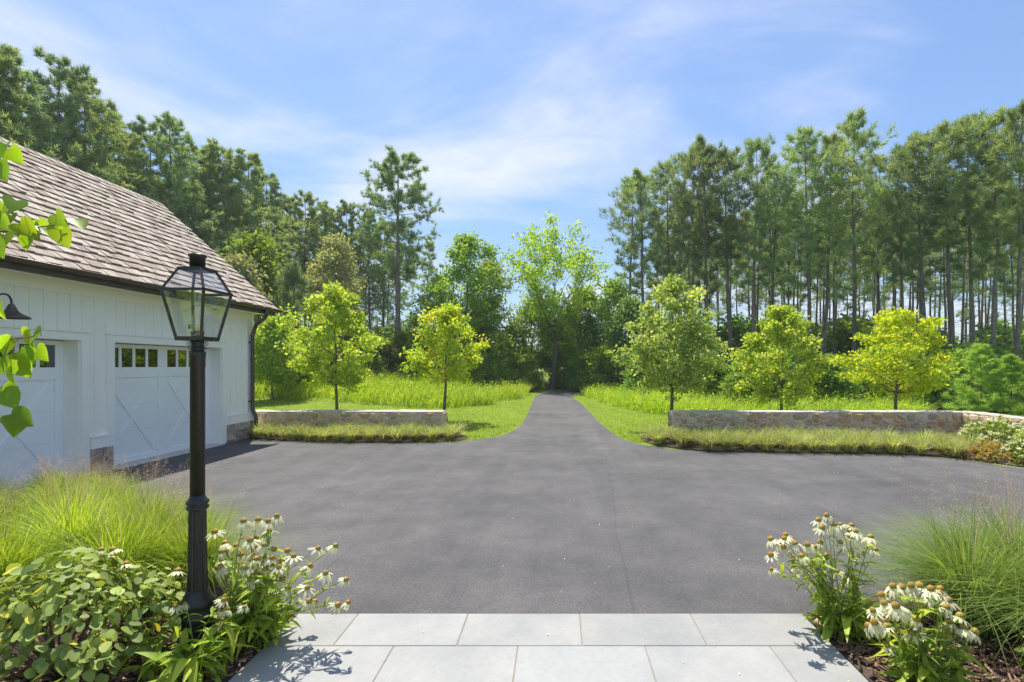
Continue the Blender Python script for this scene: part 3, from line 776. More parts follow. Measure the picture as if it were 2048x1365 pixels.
# ------------------------------------------------------------------ field stone walls
def clip_poly(poly, m, nrm):
    o = []
    for i in range(len(poly)):
        a, b = poly[i], poly[(i + 1) % len(poly)]
        da, db = (a[0] - m[0]) * nrm[0] + (a[1] - m[1]) * nrm[1], (b[0] - m[0]) * nrm[0] + (b[1] - m[1]) * nrm[1]
        if da <= 0: o.append(a)
        if da * db < 0:
            t = da / (da - db); o.append((a[0] + (b[0] - a[0]) * t, a[1] + (b[1] - a[1]) * t))
    return o
def voronoi(W, H, n, rng, stretch=1.45):
    S = np.stack([rng.uniform(0, W, n), rng.uniform(0, H * stretch, n)], 1); HH = H * stretch; cells = []
    for it in range(2):
        cells = []
        for i in range(n):
            poly = [(0, 0), (W, 0), (W, HH), (0, HH)]
            d2 = ((S - S[i]) ** 2).sum(1); order = np.argsort(d2)[1:24]
            for j in order:
                m = (S[i] + S[j]) / 2; nr = S[j] - S[i]; poly = clip_poly(poly, m, nr)
                if len(poly) < 3: break
            cells.append(poly)
        if it == 0: S = S * .45 + .55 * np.array([np.mean(c, 0) if len(c) > 2 else S[k] for k, c in enumerate(cells)])
    return [[(x, y / stretch) for x, y in c] for c in cells if len(c) > 2]
def stones(face_o, U, Vv, nrm, W, H, n, rng, parent, mat='field_stone', depth=.045, gap=.017, name='stone', rough=.012):
    o, U, Vv, nrm = Vector(face_o), Vector(U), Vector(Vv), Vector(nrm)
    for c in voronoi(W, H, n, rng):
        P = np.array(c); ctr = P.mean(0)
        Q = []
        for i in range(len(P)):
            a, b = P[i], P[(i + 1) % len(P)]
            Q += [a * .78 + b * .22, a * .22 + b * .78]
        Q = np.array(Q); rel = Q - ctr; ln = np.linalg.norm(rel, axis=1)[:, None]
        if ln.max() < .035: continue
        Q = ctr + rel * np.maximum(ln - gap, .006) / ln
        Q += rng.normal(0, .0035, Q.shape)
        dp = depth * rng.uniform(.8, 1.25); k = len(Q); tl = rng.normal(0, .12 if name == 'stone' else .015, 2)
        def pt(q, d): return o + U * q[0] + Vv * q[1] + nrm * d
        vs_ = [pt(q, -.02) for q in Q] + [pt(q, dp * .62) for q in Q]
        I = ctr + (Q - ctr) * .80
        vs_ += [pt(q, dp + float((q - ctr) @ tl) + rng.normal(0, rough * .35)) for q in I] + [pt(ctr, dp + rng.normal(.003, rough * .5))]
        fs_ = []
        for r in (0, k):
            for i in range(k): fs_.append((r + i, r + (i + 1) % k, r + k + (i + 1) % k, r + k + i))
        for i in range(k): fs_.append((2 * k + i, 2 * k + (i + 1) % k, 3 * k))
        bb = B().add([p - parent.location for p in vs_], fs_, float(rng.random()), smooth=False)
        bb.build(name, mat, parent)
WH, WT = .655, .46
rngw = np.random.default_rng(11)
def wall_core(parent, x0, x1, y0, y1):
    b = B(); L0 = parent.location
    b.box(x0 - L0.x, x1 - L0.x, y0 - L0.y, y1 - L0.y, -.15, WH - .012); return b
wr = thing('stone_wall', 'long tan field stone wall on the right, turning a corner at its far end', 'stone wall', (3.10, 13.5, 0))
wall_core(wr, 3.10, 11.45, 13.478, 13.5 + WT).build('mortar_core', 'mortar', wr)
wall_core(wr, 10.938, 11.44, 7.0, 13.476).build('mortar_core', 'mortar', wr)
stones((3.12, 13.5, 0.0), (1, 0, 0), (0, 0, 1), (0, -1, 0), 7.84, WH - .03, 128, rngw, wr)
stones((3.12, 13.5 + WT, 0.0), (0, -1, 0), (0, 0, 1), (-1, 0, 0), WT, WH - .03, 11, rngw, wr)
stones((10.96, 13.46, 0.0), (0, -1, 0), (0, 0, 1), (-1, 0, 0), 4.2, WH - .03, 74, rngw, wr)
stones((3.09, 13.465, WH - .014), (1, 0, 0), (0, 1, 0), (0, 0, 1), 7.85, WT + .05, 34, rngw, wr, 'cap_stone', .022, .006, 'cap_stone', .002)
stones((10.93, 7.0, WH - .014), (1, 0, 0), (0, 1, 0), (0, 0, 1), .52, 6.46, 26, rngw, wr, 'cap_stone', .022, .006, 'cap_stone', .002)
wlft = thing('stone_wall', 'shorter tan field stone wall on the left, running up to the garage', 'stone wall', (-3.1, 13.6, 0))
wall_core(wlft, -8.6, -3.10, 13.578, 13.6 + WT).build('mortar_core', 'mortar', wlft)
stones((-8.5, 13.6, 0.0), (1, 0, 0), (0, 0, 1), (0, -1, 0), 5.38, WH - .03, 88, rngw, wlft)
stones((-3.12, 13.6, 0.0), (0, 1, 0), (0, 0, 1), (1, 0, 0), WT, WH - .03, 11, rngw, wlft)
stones((-8.5, 13.565, WH - .014), (1, 0, 0), (0, 1, 0), (0, 0, 1), 5.41, WT + .05, 26, rngw, wlft, 'cap_stone', .022, .006, 'cap_stone', .002)
# ------------------------------------------------------------------ tree generators (each returns trunk mesh, crown mesh)
def bez(a, b, c, n):
    t = np.linspace(0, 1, n)[:, None]; return (1 - t) ** 2 * a + 2 * t * (1 - t) * b + t ** 2 * c

def broadleaf(seed, H, h0, prof, nl, nleaf, ls, cl_r, mat, bark='bark_brown', r0=None, rise=.55, forks=4, lean=.02, flat=.75, trunk_to=.9, up=.6):
    rng = np.random.default_rng(seed); r0 = r0 or H * .013
    n = 9; zt = np.linspace(0, H * trunk_to, n)
    wob = np.cumsum(rng.normal(0, H * .006, (n, 2)), 0); wob[0] = 0
    TP = np.stack([wob[:, 0] + zt * rng.normal(0, lean), wob[:, 1] + zt * rng.normal(0, lean), zt], 1)
    tr = r0 * (1 - .92 * (zt / (H * trunk_to))) + .004; tr[0] *= 1.25
    tubes = [tube_np(TP, tr, 8)]; cl = []; out = []
    for i in range(nl):
        t = (i + rng.uniform(.1, .9)) / nl
        zc = h0 + (H - h0) * t                       # height the limb's foliage reaches
        reach = prof(t) * rng.uniform(.72, 1.12)
        zb = max(h0 * .92, zc - reach * rise * rng.uniform(.8, 1.25)); zb = min(zb, H * trunk_to * .97)
        az = i * 2.399 + rng.normal(0, .35)
        base = np.array([np.interp(zb, zt, TP[:, k]) for k in range(3)]); base[2] = zb
        tip = np.array([base[0] + reach * math.cos(az), base[1] + reach * math.sin(az), zc])
        mid = (base + tip) / 2 + np.array([0, 0, -.10 * reach]) + rng.normal(0, reach * .08, 3)
        C = bez(base, mid, tip, 6)
        rb = max(np.interp(zb, zt, tr) * .5, .006)
        tubes.append(tube_np(C, np.linspace(rb, .004, 6), 5))
        cl.append(tip); out.append(tip - base)
        for k in range(forks):
            s = rng.uniform(.35, .98); p = np.array([np.interp(s, np.linspace(0, 1, 6), C[:, q]) for q in range(3)])
            dv = unit((tip - base) * .6 / (reach + .1) + rng.normal(0, .6, 3) + np.array([0, 0, .12])) * reach * rng.uniform(.22, .5)
            e = p + dv; tubes.append(tube_np(bez(p, (p + e) / 2 + rng.normal(0, .04 * reach, 3), e, 4), np.linspace(rb * .4, .003, 4), 4))
            cl.append(e); out.append(dv); cl.append(p + dv * .55); out.append(dv)
    top = TP[-1] + np.array([0, 0, H * (1 - trunk_to) * .6]); cl.append(top); out.append(np.array([0, 0, 1.]))
    cl = np.array(cl); out = unit(np.array(out))
    wgt = rng.uniform(.4, 1.5, len(cl)); idx = rng.choice(len(cl), nleaf, p=wgt / wgt.sum())
    rad = cl_r * rng.uniform(.6, 1.3, len(cl))
    off = unit(rng.normal(size=(nleaf, 3))) * (rng.uniform(0, 1, (nleaf, 1)) ** .5) * rad[idx][:, None]; off[:, 2] *= flat
    V, T = leaves_np(cl[idx] + off, ls, rng, up=up, outward=out[idx])
    crn = np.clip(rng.random(len(cl))[idx] * .45 + rng.random(nleaf) * .55, 0, 1)
    TV, TQ = join_np(tubes)
    return (np_mesh('trunk', TV, quad=TQ, mat=bark, smooth=True), np_mesh('crown', V, tri=T, rnd=np.repeat(crn, 4), mat=mat))

def pine(seed, H, h0, rmax, mat, nb=46, ln=.24, K=13, w=.022, r0=None, rise=.45, tw=6, prof=None, bark='bark_pine', spread=.75, dead=14, droop=0.0, lean=.01, pw=1.0):
    rng = np.random.default_rng(seed); r0 = r0 or H * .0105
    n = 8; zt = np.linspace(0, H, n); wob = np.cumsum(rng.normal(0, H * .0035, (n, 2)), 0); wob[0] = 0
    lx, ly = rng.normal(0, lean, 2)
    TP = np.stack([wob[:, 0] + zt * lx, wob[:, 1] + zt * ly, zt], 1); tr = r0 * (1 - .93 * (zt / H) ** 1.2); tr[0] *= 1.07
    tubes = [tube_np(TP, tr, 8)]; C_, D_ = [], []
    prof = prof or (lambda t: (1 - t) ** .75 * .95 + .10)
    for i in range(nb):
        t = ((i + rng.uniform(0, 1)) / nb) ** pw; zb = h0 + (H - h0) * t
        reach = rmax * prof(t) * rng.uniform(.55, 1.15)
        az = i * 2.399 + rng.normal(0, .5)
        base = np.array([np.interp(zb, zt, TP[:, 0]), np.interp(zb, zt, TP[:, 1]), zb])
        dh = np.array([math.cos(az), math.sin(az), 0])
        rs = rise * (.4 + t) - droop * (1 - t)
        tip = base + dh * reach + np.array([0, 0, reach * rs])
        mid = base + dh * reach * .55 + np.array([0, 0, reach * rs * .2])
        P = bez(base, mid, tip, 6); rb = max(np.interp(zb, zt, tr) * .34, .008)
        tubes.append(tube_np(P, np.linspace(rb, .005, 6), 4))
        C_.append(tip); D_.append(unit(tip - mid + [0, 0, .3 * reach]))
        for k in range(tw):
            s = rng.uniform(.32, 1); p = np.array([np.interp(s, np.linspace(0, 1, 6), P[:, q]) for q in range(3)])
            dv = unit(dh * .7 + rng.normal(0, .65, 3) + [0, 0, .25]) * reach * rng.uniform(.12, .34) + unit(rng.normal(0, 1, 3)) * .08
            e = p + dv
            if k % 2 == 0: tubes.append(tube_np(np.stack([p, e]), np.array([.008, .003]), 3))
            d_ = unit(dv + [0, 0, .12 + .5 * t]); C_ += [e, p + dv * .5]; D_ += [d_, d_]
    for k in range(5): C_.append(TP[-1] - [0, 0, k * .10]); D_.append(unit(np.array([rng.normal(0, .5), rng.normal(0, .5), 1.])))
    for i in range(dead):                                      # dead stubs on the bare trunk
        zb = h0 * rng.uniform(.35, 1.05); az = rng.uniform(0, 6.28); b0 = np.array([np.interp(zb, zt, TP[:, 0]), np.interp(zb, zt, TP[:, 1]), zb])
        e = b0 + np.array([math.cos(az), math.sin(az), rng.uniform(-.25, .25)]) * rng.uniform(.3, 1.3); tubes.append(tube_np(np.stack([b0, (b0 + e) / 2 + rng.normal(0, .05, 3), e]), np.array([.014, .01, .003]), 3))
    C_ = np.array(C_); D_ = np.array(D_)
    V, T = needles_np(C_, D_, K, ln, w, rng, spread)
    rn = np.clip(np.repeat(rng.random(len(C_)), K) * .6 + rng.random(len(C_) * K) * .4, 0, 1)
    TV, TQ = join_np(tubes)
    return (np_mesh('trunk', TV, quad=TQ, mat=bark, smooth=True), np_mesh('crown', V, tri=T, rnd=np.repeat(rn, 4), mat=mat))

def tree_thing(name, label, cat, meshes, loc, rz=0, scale=1, group=None):
    r = thing(name, label, cat, loc, rz, group)
    r.scale = (scale,) * 3 if isinstance(scale, (int, float)) else scale
    link('trunk', meshes[0], r); link('crown', meshes[1], r)
    return r
def gpos(u, Y, sink=.05):
    x = (u - UC) * Y / FPX; return (x, Y, float(gz(x, Y)) - sink)

# ------------------------------------------------------------------ five maples behind the walls
oval = lambda a, b: (lambda t: a * (math.sin(math.pi * min(max(.12 + .86 * t, 0), 1)) ** .8) * (1 - b * t))
def maple(u, Y, vtop, vbot, width, seed, mat, label, nleaf=9000, fl=.75, rise=.75, nl=34, b=.35, cl=.27):
    loc = gpos(u, Y); H = EYE + (VC - vtop) * Y / FPX - loc[2]; h0 = EYE + (VC - vbot) * Y / FPX - loc[2]
    ms = broadleaf(seed, H, h0, oval(width * Y / FPX / 2 * 1.0, b), nl, nleaf, .115, cl, mat, 'bark_young', r0=.055, rise=rise, forks=4, lean=.004, flat=fl, trunk_to=.86)
    return tree_thing('maple_tree', label, 'tree', ms, loc)
maple(674, 15.6, 572, 762, 178, 21, 'maple_green', 'young maple with yellow green leaves nearest the garage', 11500)
maple(893, 16.9, 612, 755, 172, 22, 'maple_gold', 'young maple with orange tinged top at the left edge of the drive', 7800, nl=28)
maple(1341, 14.9, 562, 765, 215, 23, 'maple_silver', 'tallest young maple with pale grey green leaves right of the drive', 12500, nl=40)
maple(1563, 15.6, 615, 790, 182, 24, 'maple_green', 'middle yellow green maple behind the right stone wall', 9500)
maple(1790, 15.8, 620, 780, 184, 25, 'maple_yellow', 'broad bright yellow maple behind the right stone wall', 9500, fl=.6, rise=.6, b=.25)

# ------------------------------------------------------------------ pines of the right stand
LOB = [pine(100 + k, 17.0, 17 * f, 2.2, m, nb=54, ln=.33, K=13, w=.032, rise=.62, r0=.15, tw=7, pw=p_, prof=lambda t: (.42 + .95 * t) if t < .55 else .94 * (1 - ((t - .55) / .45) ** 1.7) + .10) for k, (f, m, p_) in enumerate([(.36, 'needle', .72), (.46, 'needle_blue', .8), (.55, 'needle', .9), (.42, 'needle_blue', .72), (.58, 'needle', .9), (.50, 'needle_blue', .85)])]
LOBT = [pine(140 + k, 16.0, 16 * f, 1.8, mm, nb=28, ln=.36, K=11, w=.034, rise=.5, r0=.11, dead=14, pw=.55) for k, (f, mm) in enumerate(((.38, 'needle_blue'), (.55, 'needle'), (.46, 'needle_blue')))]
LAB_R = 'tall straight pine with bare lower trunk in the right hand stand'
GR_R = 'tall pines of the right hand stand'
front = [(1258, 43, 362, 1), (1290, 41, 346, 0), (1336, 40, 334, 3), (1385, 38, 306, 2), (1417, 36, 284, 0), (1462, 36, 310, 4), (1504, 34, 288, 1), (1548, 35, 335, 5), (1608, 32, 270, 3), (1645, 33, 282, 4), (1703, 30, 240, 0), (1762, 33, 318, 2), (1806, 31, 300, 5), (1851, 29, 274, 1), (1905, 28, 258, 4), (1950, 28, 238, 3), (1986, 27, 236, 2), (2030, 25, 217, 0), (2085, 26, 200, 5)]
ORD = ['first', 'second', 'third', 'fourth', 'fifth', 'sixth', 'seventh', 'eighth', 'ninth', 'tenth', 'eleventh', 'twelfth', 'thirteenth', 'fourteenth', 'fifteenth', 'sixteenth', 'seventeenth', 'eighteenth', 'nineteenth', 'twentieth', 'last']
labs = {0: 'leftmost pine of the right hand stand, its crown hanging out over the clearing', 10: 'tallest pine at the middle of the right hand stand with the thickest trunk'}
rngt = np.random.default_rng(7)
protos = {}
def place(kind, meshes_list, idx, name, label, cat, group, loc, rz, scale):
    key = (kind, idx)
    if key in protos: return dup(protos[key], loc, rz, scale, label, group)
    protos[key] = tree_thing(name, label, cat, meshes_list[idx], loc, rz, scale, group); return protos[key]
for i, (u, Y, vt, k) in enumerate(front):
    loc = gpos(u, Y); H = EYE + (VC - vt) * Y / FPX - loc[2]; s = H / 17.1
    place('lob', LOB, k, 'pine_tree', labs.get(i, 'tall straight pine, %s from the left along the front of the right hand stand' % ORD[i]), 'pine tree', GR_R, loc, rngt.uniform(0, 6.28), (s * rngt.uniform(.92, 1.12), s * rngt.uniform(.92, 1.12), s))
for row_, (n_, Ya, Yb) in enumerate([(22, 33, 40), (28, 39, 50), (32, 48, 62)]):
    for i in range(n_):
        u = 1300 + (i + rngt.uniform(0, .9)) / n_ * 790; f_ = (u - 1300) / 790
        Y = rngt.uniform(Ya, Yb) + (1 - f_) * 5; loc = gpos(u, Y)
        vt = 345 - 85 * f_ + rngt.uniform(40, 120) + row_ * 26
        s = (EYE + (VC - vt) * Y / FPX - loc[2]) / 16.2
        place('lobt', LOBT, i % 3, 'slender_pine', 'slender pine trunk deep inside the right hand stand', 'pine tree', 'slender pines deep in the right hand stand', loc, rngt.uniform(0, 6.28), (s * 1.05, s * 1.05, s))

# ------------------------------------------------------------------ pines of the left stand
vprof = lambda t: (1 - t) ** .6 * (.55 + .45 * math.sin(3.1 * min(1, t * 1.6 + .1))) + .12
VIR = [pine(200 + k, 16.5, 16.5 * f, 3.9, m, nb=92, ln=.24, K=15, w=.034, rise=.32, r0=.17, prof=vprof, tw=10, spread=.85, dead=12) for k, (f, m) in enumerate([(.22, 'needle'), (.30, 'needle_blue'), (.36, 'needle'), (.42, 'needle'), (.26, 'needle_blue')])]
LAB_L = 'tall spreading pine in the left stand behind the garage'
GR_L = 'spreading pines behind the garage'
left = [(-90, 22, 60, 0), (-20, 23, 88, 2), (30, 24, 112, 1), (75, 27, 190, 0), (122, 26, 122, 4), (172, 28, 168, 2), (205, 31, 215, 3), (255, 30, 262, 0), (300, 33, 252, 1), (342, 32, 236, 4), (385, 35, 292, 2), (418, 36, 298, 3), (455, 37, 296, 0), (500, 38, 312, 3), (535, 40, 348, 1), (575, 43, 398, 3), (612, 42, 390, 2), (650, 44, 410, 3), (692, 45, 408, 2), (738, 46, 425, 3), (765, 48, 445, 1)]
llab = {1: 'nearest pine at the left edge of the photo, above the garage ridge', 13: 'pine with wide layered crown rising right above the far end of the garage roof'}
for i, (u, Y, vt, k) in enumerate(left):
    loc = gpos(u, Y); s = (EYE + (VC - vt) * Y / FPX - loc[2]) / 16.6
    place('vir', VIR, k, 'pine_tree', llab.get(i, 'spreading pine, %s from the left along the stand behind the garage' % ORD[max(i - 1, 0)]), 'pine tree', GR_L, loc, rngt.uniform(0, 6.28), (s * rngt.uniform(.9, 1.1),) * 2 + (s,))
for i in range(26):
    u = -60 + i / 25 * 900 + rngt.uniform(-14, 14); Y = 34 + 16 * max(0, u) / 900 + rngt.uniform(2, 12); loc = gpos(u, Y)
    vt = 200 + 260 * max(0, u) / 900 + rngt.uniform(20, 80); s = (EYE + (VC - vt) * Y / FPX - loc[2]) / 16.2
    place('lobt', LOBT, i % 3, 'slender_pine', 'slender pine farther back in the left stand', 'pine tree', 'slender pines back in the left stand', loc, rngt.uniform(0, 6.28), (s * 1.15, s * 1.15, s))
# the lone emergent pine
LY_ = 41.0; loc = gpos(795, LY_); H = EYE + (VC - 320) * LY_ / FPX - loc[2]
lone = pine(300, H, H * .46, 3.3, 'needle_blue', nb=56, ln=.30, K=24, w=.038, rise=.42, r0=.26, tw=14, spread=1.0, prof=lambda t: .42 + .58 * math.sin(math.pi * (t * .82 + .12)) - .25 * t, dead=16, lean=.002)
tree_thing('pine_tree', 'lone tall pine with open rounded crown standing above the left woods', 'pine tree', lone, loc, 1.0)

# ------------------------------------------------------------------ broadleaved trees along the back
def back_tree(u, Y, vt, vb, width, seed, mat, label, nleaf=7000, ls=.24, nl=40, cl=.8, rise=.7, r0=None, b=.3, name='broadleaf_tree', cat='tree', forks=4, group=None, rz=0):
    loc = gpos(u, Y); H = EYE + (VC - vt) * Y / FPX - loc[2]; h0 = max(.3, EYE + (VC - vb) * Y / FPX - loc[2])
    ms = broadleaf(seed, H, h0, oval(width * Y / FPX / 2, b), nl, int(nleaf * 1.5), ls, cl, mat, r0=r0, rise=rise, forks=forks)
    return tree_thing(name, label, cat, ms, loc, rz, 1, group)
# the oak at the end of the drive: bare trunk, fan of limbs, domed open crown
OY = 40.0; loc = gpos(1104, OY); H = EYE + (VC - 458) * OY / FPX - loc[2]
def oak_prof(t): return 3.9 * math.sqrt(max(.02, 1 - ((t - .62) / .42) ** 2)) if t > .42 else 1.2 + 3.2 * t
ok = broadleaf(410, H, 4.2, oak_prof, 60, 13500, .23, .58, 'leaf_oak', r0=.21, rise=1.0, forks=6, lean=.001, trunk_to=.66)
tree_thing('oak_tree', 'tall oak with domed open crown at the end of the drive', 'oak tree', ok, loc, .7)
back_tree(930, 39, 475, 720, 165, 401, 'leaf_green', 'tall slender leafy tree right of the lone pine', 9000, b=.25)
back_tree(992, 41, 518, 725, 120, 402, 'leaf_light', 'pale leafy tree between the slender tree and the oak', 6000)
back_tree(1060, 43, 600, 730, 130, 403, 'leaf_green', 'low leafy tree just left of the oak trunk', 6000)
back_tree(1172, 42, 580, 730, 130, 404, 'leaf_oak', 'leafy tree just right of the oak trunk', 6000)
back_tree(1222, 40, 560, 735, 110, 405, 'leaf_green', 'leafy tree at the left foot of the right hand stand', 5000)
back_tree(1258, 38, 600, 740, 120, 406, 'leaf_dark', 'dark leafy tree behind the tallest maple', 5200)
back_tree(872, 42, 560, 740, 130, 407, 'leaf_dark', 'dark leafy tree behind the orange tinged maple', 6000)
back_tree(660, 38, 478, 690, 130, 408, 'leaf_pale', 'grey green tree with pale seed clusters among the left pines', 6500, rise=.5)
back_tree(520, 33, 468, 720, 130, 409, 'leaf_light', 'bright green tree rising just right of the garage roof', 7500)
back_tree(468, 30, 520, 730, 110, 411, 'leaf_pale', 'pale leafy tree half hidden by the garage roof edge', 6000)
back_tree(545, 25, 640, 760, 120, 412, 'leaf_light', 'bright yellow green shrubby tree beside the downpipe', 6500, ls=.16, cl=.45)
back_tree(592, 27, 672, 752, 90, 413, 'leaf_light', 'low yellow green bush left of the first maple', 4200, ls=.16, cl=.4)
YP = [pine(500 + k, 5.0, .35, 1.35, m, nb=46, ln=.24, K=22, w=.016, rise=.75, tw=6, r0=.06, bark='bark_young', dead=0, spread=.8, prof=lambda t: (1 - t) ** .8 + .08) for k, m in enumerate(('needle_light', 'needle_blue', 'needle_light'))]
def young(u, Y, vt, k, label, group=None, wide=1.0):
    loc = gpos(u, Y); s = (EYE + (VC - vt) * Y / FPX - loc[2]) / 5.0
    place('yp', YP, k, 'young_pine', label, 'pine tree', group, loc, rngt.uniform(0, 6.28), (s * wide, s * wide, s))
young(1962, 17.8, 694, 0, 'bushy young pine behind the corner of the right stone wall', wide=1.45)
young(2022, 17.0, 716, 2, 'smaller bushy young pine at the right edge behind the stone wall', wide=1.4)
young(2085, 16.0, 705, 0, 'young pine cut by the right edge of the photo', wide=1.3)
young(590, 31, 538, 1, 'feathery young pine between garage and first maple', wide=1.0)
young(1525, 24, 725, 1, 'small dark pine behind the middle right maple')
for i in range(15):
    u = 770 + i / 14 * 560 + rngt.uniform(-12, 12); Y = rngt.uniform(40, 46)
    young(u, Y, rngt.uniform(610, 690), int(rngt.choice([0, 1])), 'thin young pine in the dark understorey at the end of the drive', 'young pines in the understorey', .62)
# shrubs filling the wood edge
SH = [broadleaf(600 + k, 3.4, .15, oval(1.5, .35), 22, 5200, .18, .5, m, r0=.05, rise=.7, forks=3) for k, m in enumerate(('leaf_dark', 'leaf_green', 'leaf_light', 'leaf_dark'))]
LAB_S = 'leafy understorey shrub at the foot of the '
def shrub(u, Y, vt, k, where, group, wide=1.0):
    loc = gpos(u, Y); s = max(.45, (EYE + (VC - vt) * Y / FPX - loc[2]) / 3.4)
    place('shrub', SH, k, 'shrub', LAB_S + where, 'shrub', group, loc, rngt.uniform(0, 6.28), (s * wide, s * wide, s))
for i in range(34):
    u = 1290 + i / 33 * 760 + rngt.uniform(-14, 14); Y = rngt.uniform(22, 28) if u > 1420 else rngt.uniform(29, 35)
    shrub(u, Y, rngt.uniform(690, 752), int(rngt.integers(0, 2)) if rngt.random() < .8 else 2, 'right hand pines', 'shrubs under the right hand pines', 1.25)
for i in range(34):
    u = 1300 + i / 33 * 780 + rngt.uniform(-14, 14); shrub(u, rngt.uniform(36, 50), rngt.uniform(640, 712), int(rngt.integers(0, 4)), 'right hand pines', 'shrubs under the right hand pines', 1.3)
for i in range(22):
    u = 470 + i / 21 * 510 + rngt.uniform(-14, 14); Y = rngt.uniform(37, 42)
    shrub(u, Y, rngt.uniform(645, 725), int(rngt.integers(1, 4)), 'left woods', 'shrubs under the left woods', 1.1)
for i in range(9):
    u = 1135 + i / 8 * 170 + rngt.uniform(-8, 8); shrub(u, rngt.uniform(43, 47), rngt.uniform(680, 735), int(rngt.integers(1, 3)), 'trees at the end of the drive', 'shrubs at the end of the drive', 1.0)
for i in range(12):
    u = (930 + i * 20 if i < 6 else 1150 + (i - 6) * 18) + rngt.uniform(-8, 8)
    shrub(u, rngt.uniform(39.6, 41.5), rngt.uniform(668, 725), int(rngt.choice([1, 2, 2])), 'trees beside the oak', 'shrubs beside the oak', 1.0)
for i in range(11):
    u = (925 + i * 24 if i < 6 else 1165 + (i - 6) * 22) + rngt.uniform(-8, 8)
    shrub(u, rngt.uniform(36.2, 37.6), rngt.uniform(692, 735), int(rngt.choice([1, 2, 2])), 'trees beside the oak', 'shrubs beside the oak', 1.15)
# far woods beyond the clearing: one mass
n = 26000; rf_ = np.random.default_rng(77)
X = rf_.uniform(-130, 190, n); Yf = rf_.uniform(88, 130, n)
hgt = 5.5 + 2.6 * np.sin(X * .13) + 1.8 * np.sin(X * .31 + 1) + 1.2 * np.sin(X * .8)
Pf = np.stack([X, Yf, gz(X, Yf) + hgt * rf_.uniform(0, 1, n) ** .7 + 2.2], 1)
V, T = leaves_np(Pf, 1.0, rf_, up=.5, ratio=.8)
fw = link('far_woods', np_mesh('far_woods', V, tri=T, rnd=np.repeat(rf_.random(n), 4), mat='far_leaf'))
tag(fw, 'distant low line of woods seen between the pine trunks', 'woods', kind='stuff')
# split rail fence at the bend
fe = thing('rail_fence', 'low brown wooden rail fence beyond the meadow at the bend', 'fence', (-1.9, 39.4, 0))
for k in range(4): B().box(-2.6 + k * 1.1, -2.48 + k * 1.1, -.06, .06, -.1, 1.18).build('post', 'fence_wood', fe)
for k in range(3):
    for z in (.62, .95): B().box(-2.62 + k * 1.1, -1.36 + k * 1.1, -.09 - .002 * (k % 2), -.061 - .002 * (k % 2), z + .01 * (k % 2), z + .12 + .01 * (k % 2)).build('rail', 'fence_wood', fe)

# ------------------------------------------------------------------ lawn and meadow
def poly_mask(P, poly):
    x, y = P[:, 0], P[:, 1]; ins = np.zeros(len(P), bool); n = len(poly)
    for i in range(n):
        x0, y0 = poly[i]; x1, y1 = poly[(i + 1) % n]
        if y0 == y1: continue
        c = ((y0 > y) != (y1 > y)) & (x < (x1 - x0) * (y - y0) / (y1 - y0) + x0); ins ^= c
    return ins
DR = smooth_poly(R_EDGE) + smooth_poly(L_EDGE) + [(-8.6, .4), (13.5, .4)]
MEADOW_L = [(-2.0, 36.5), (-1.85, 30.5), (-2.6, 26.5), (-3.5, 23.3), (-4.7, 22.0), (-7, 22.4), (-10, 23.8), (-15, 25.3), (-24, 27), (-28, 34), (-20, 37), (-10, 38), (-2.6, 37.6)]
MEADOW_B = [(-4.5, 40.6), (-2.5, 40.0), (.3, 40.3), (3.8, 41.4), (7, 41.2), (7, 43), (-4.5, 43)]
MEADOW_R = [(1.5, 33.0), (1.75, 29), (2.35, 24.5), (3.1, 20.6), (4.2, 18.9), (6.0, 18.0), (9, 17.5), (13, 17.5), (15, 20), (13, 23), (9, 27), (6, 31), (4.5, 34.5), (2.6, 35)]
rg = np.random.default_rng(5)
n = 150000
P = np.stack([rg.uniform(-17, 10, n), 12.4 + 22 * rg.random(n) ** 1.5], 1)
ok_ = ~poly_mask(P, DR) & ~poly_mask(P, BED_WL) & ~poly_mask(P, BED_WR) & ~poly_mask(P, MEADOW_L) & ~poly_mask(P, MEADOW_R)
ok_ &= ~((P[:, 0] < -8) & (P[:, 1] < 13.6)) & ~((P[:, 0] > 3) & (P[:, 1] > 13.4) & (P[:, 1] < 14.1)) & ~((P[:, 0] < -3) & (P[:, 1] > 13.5) & (P[:, 1] < 14.2))
P = P[ok_]; n = len(P); bare = np.sin(P[:, 0] * 1.7 + 2 * np.sin(P[:, 1] * .6)) * .5 + .5
P3 = np.concatenate([P, gz(P[:, 0], P[:, 1])[:, None]], 1)
V, Q, m = blades_np(P3, rg.uniform(.04, .095, n), rg.uniform(0, 6.28, n), rg.uniform(.2, 1.0, n), rg.uniform(.010, .022, n), 1, rg)
lw = link('lawn', np_mesh('lawn', V, quad=Q, rnd=np.repeat(np.clip(rg.random(n) * .7 + .3 * bare, 0, 1), m), mat='lawn'))
tag(lw, 'short bright green lawn along both sides of the drive', 'grass', kind='stuff')
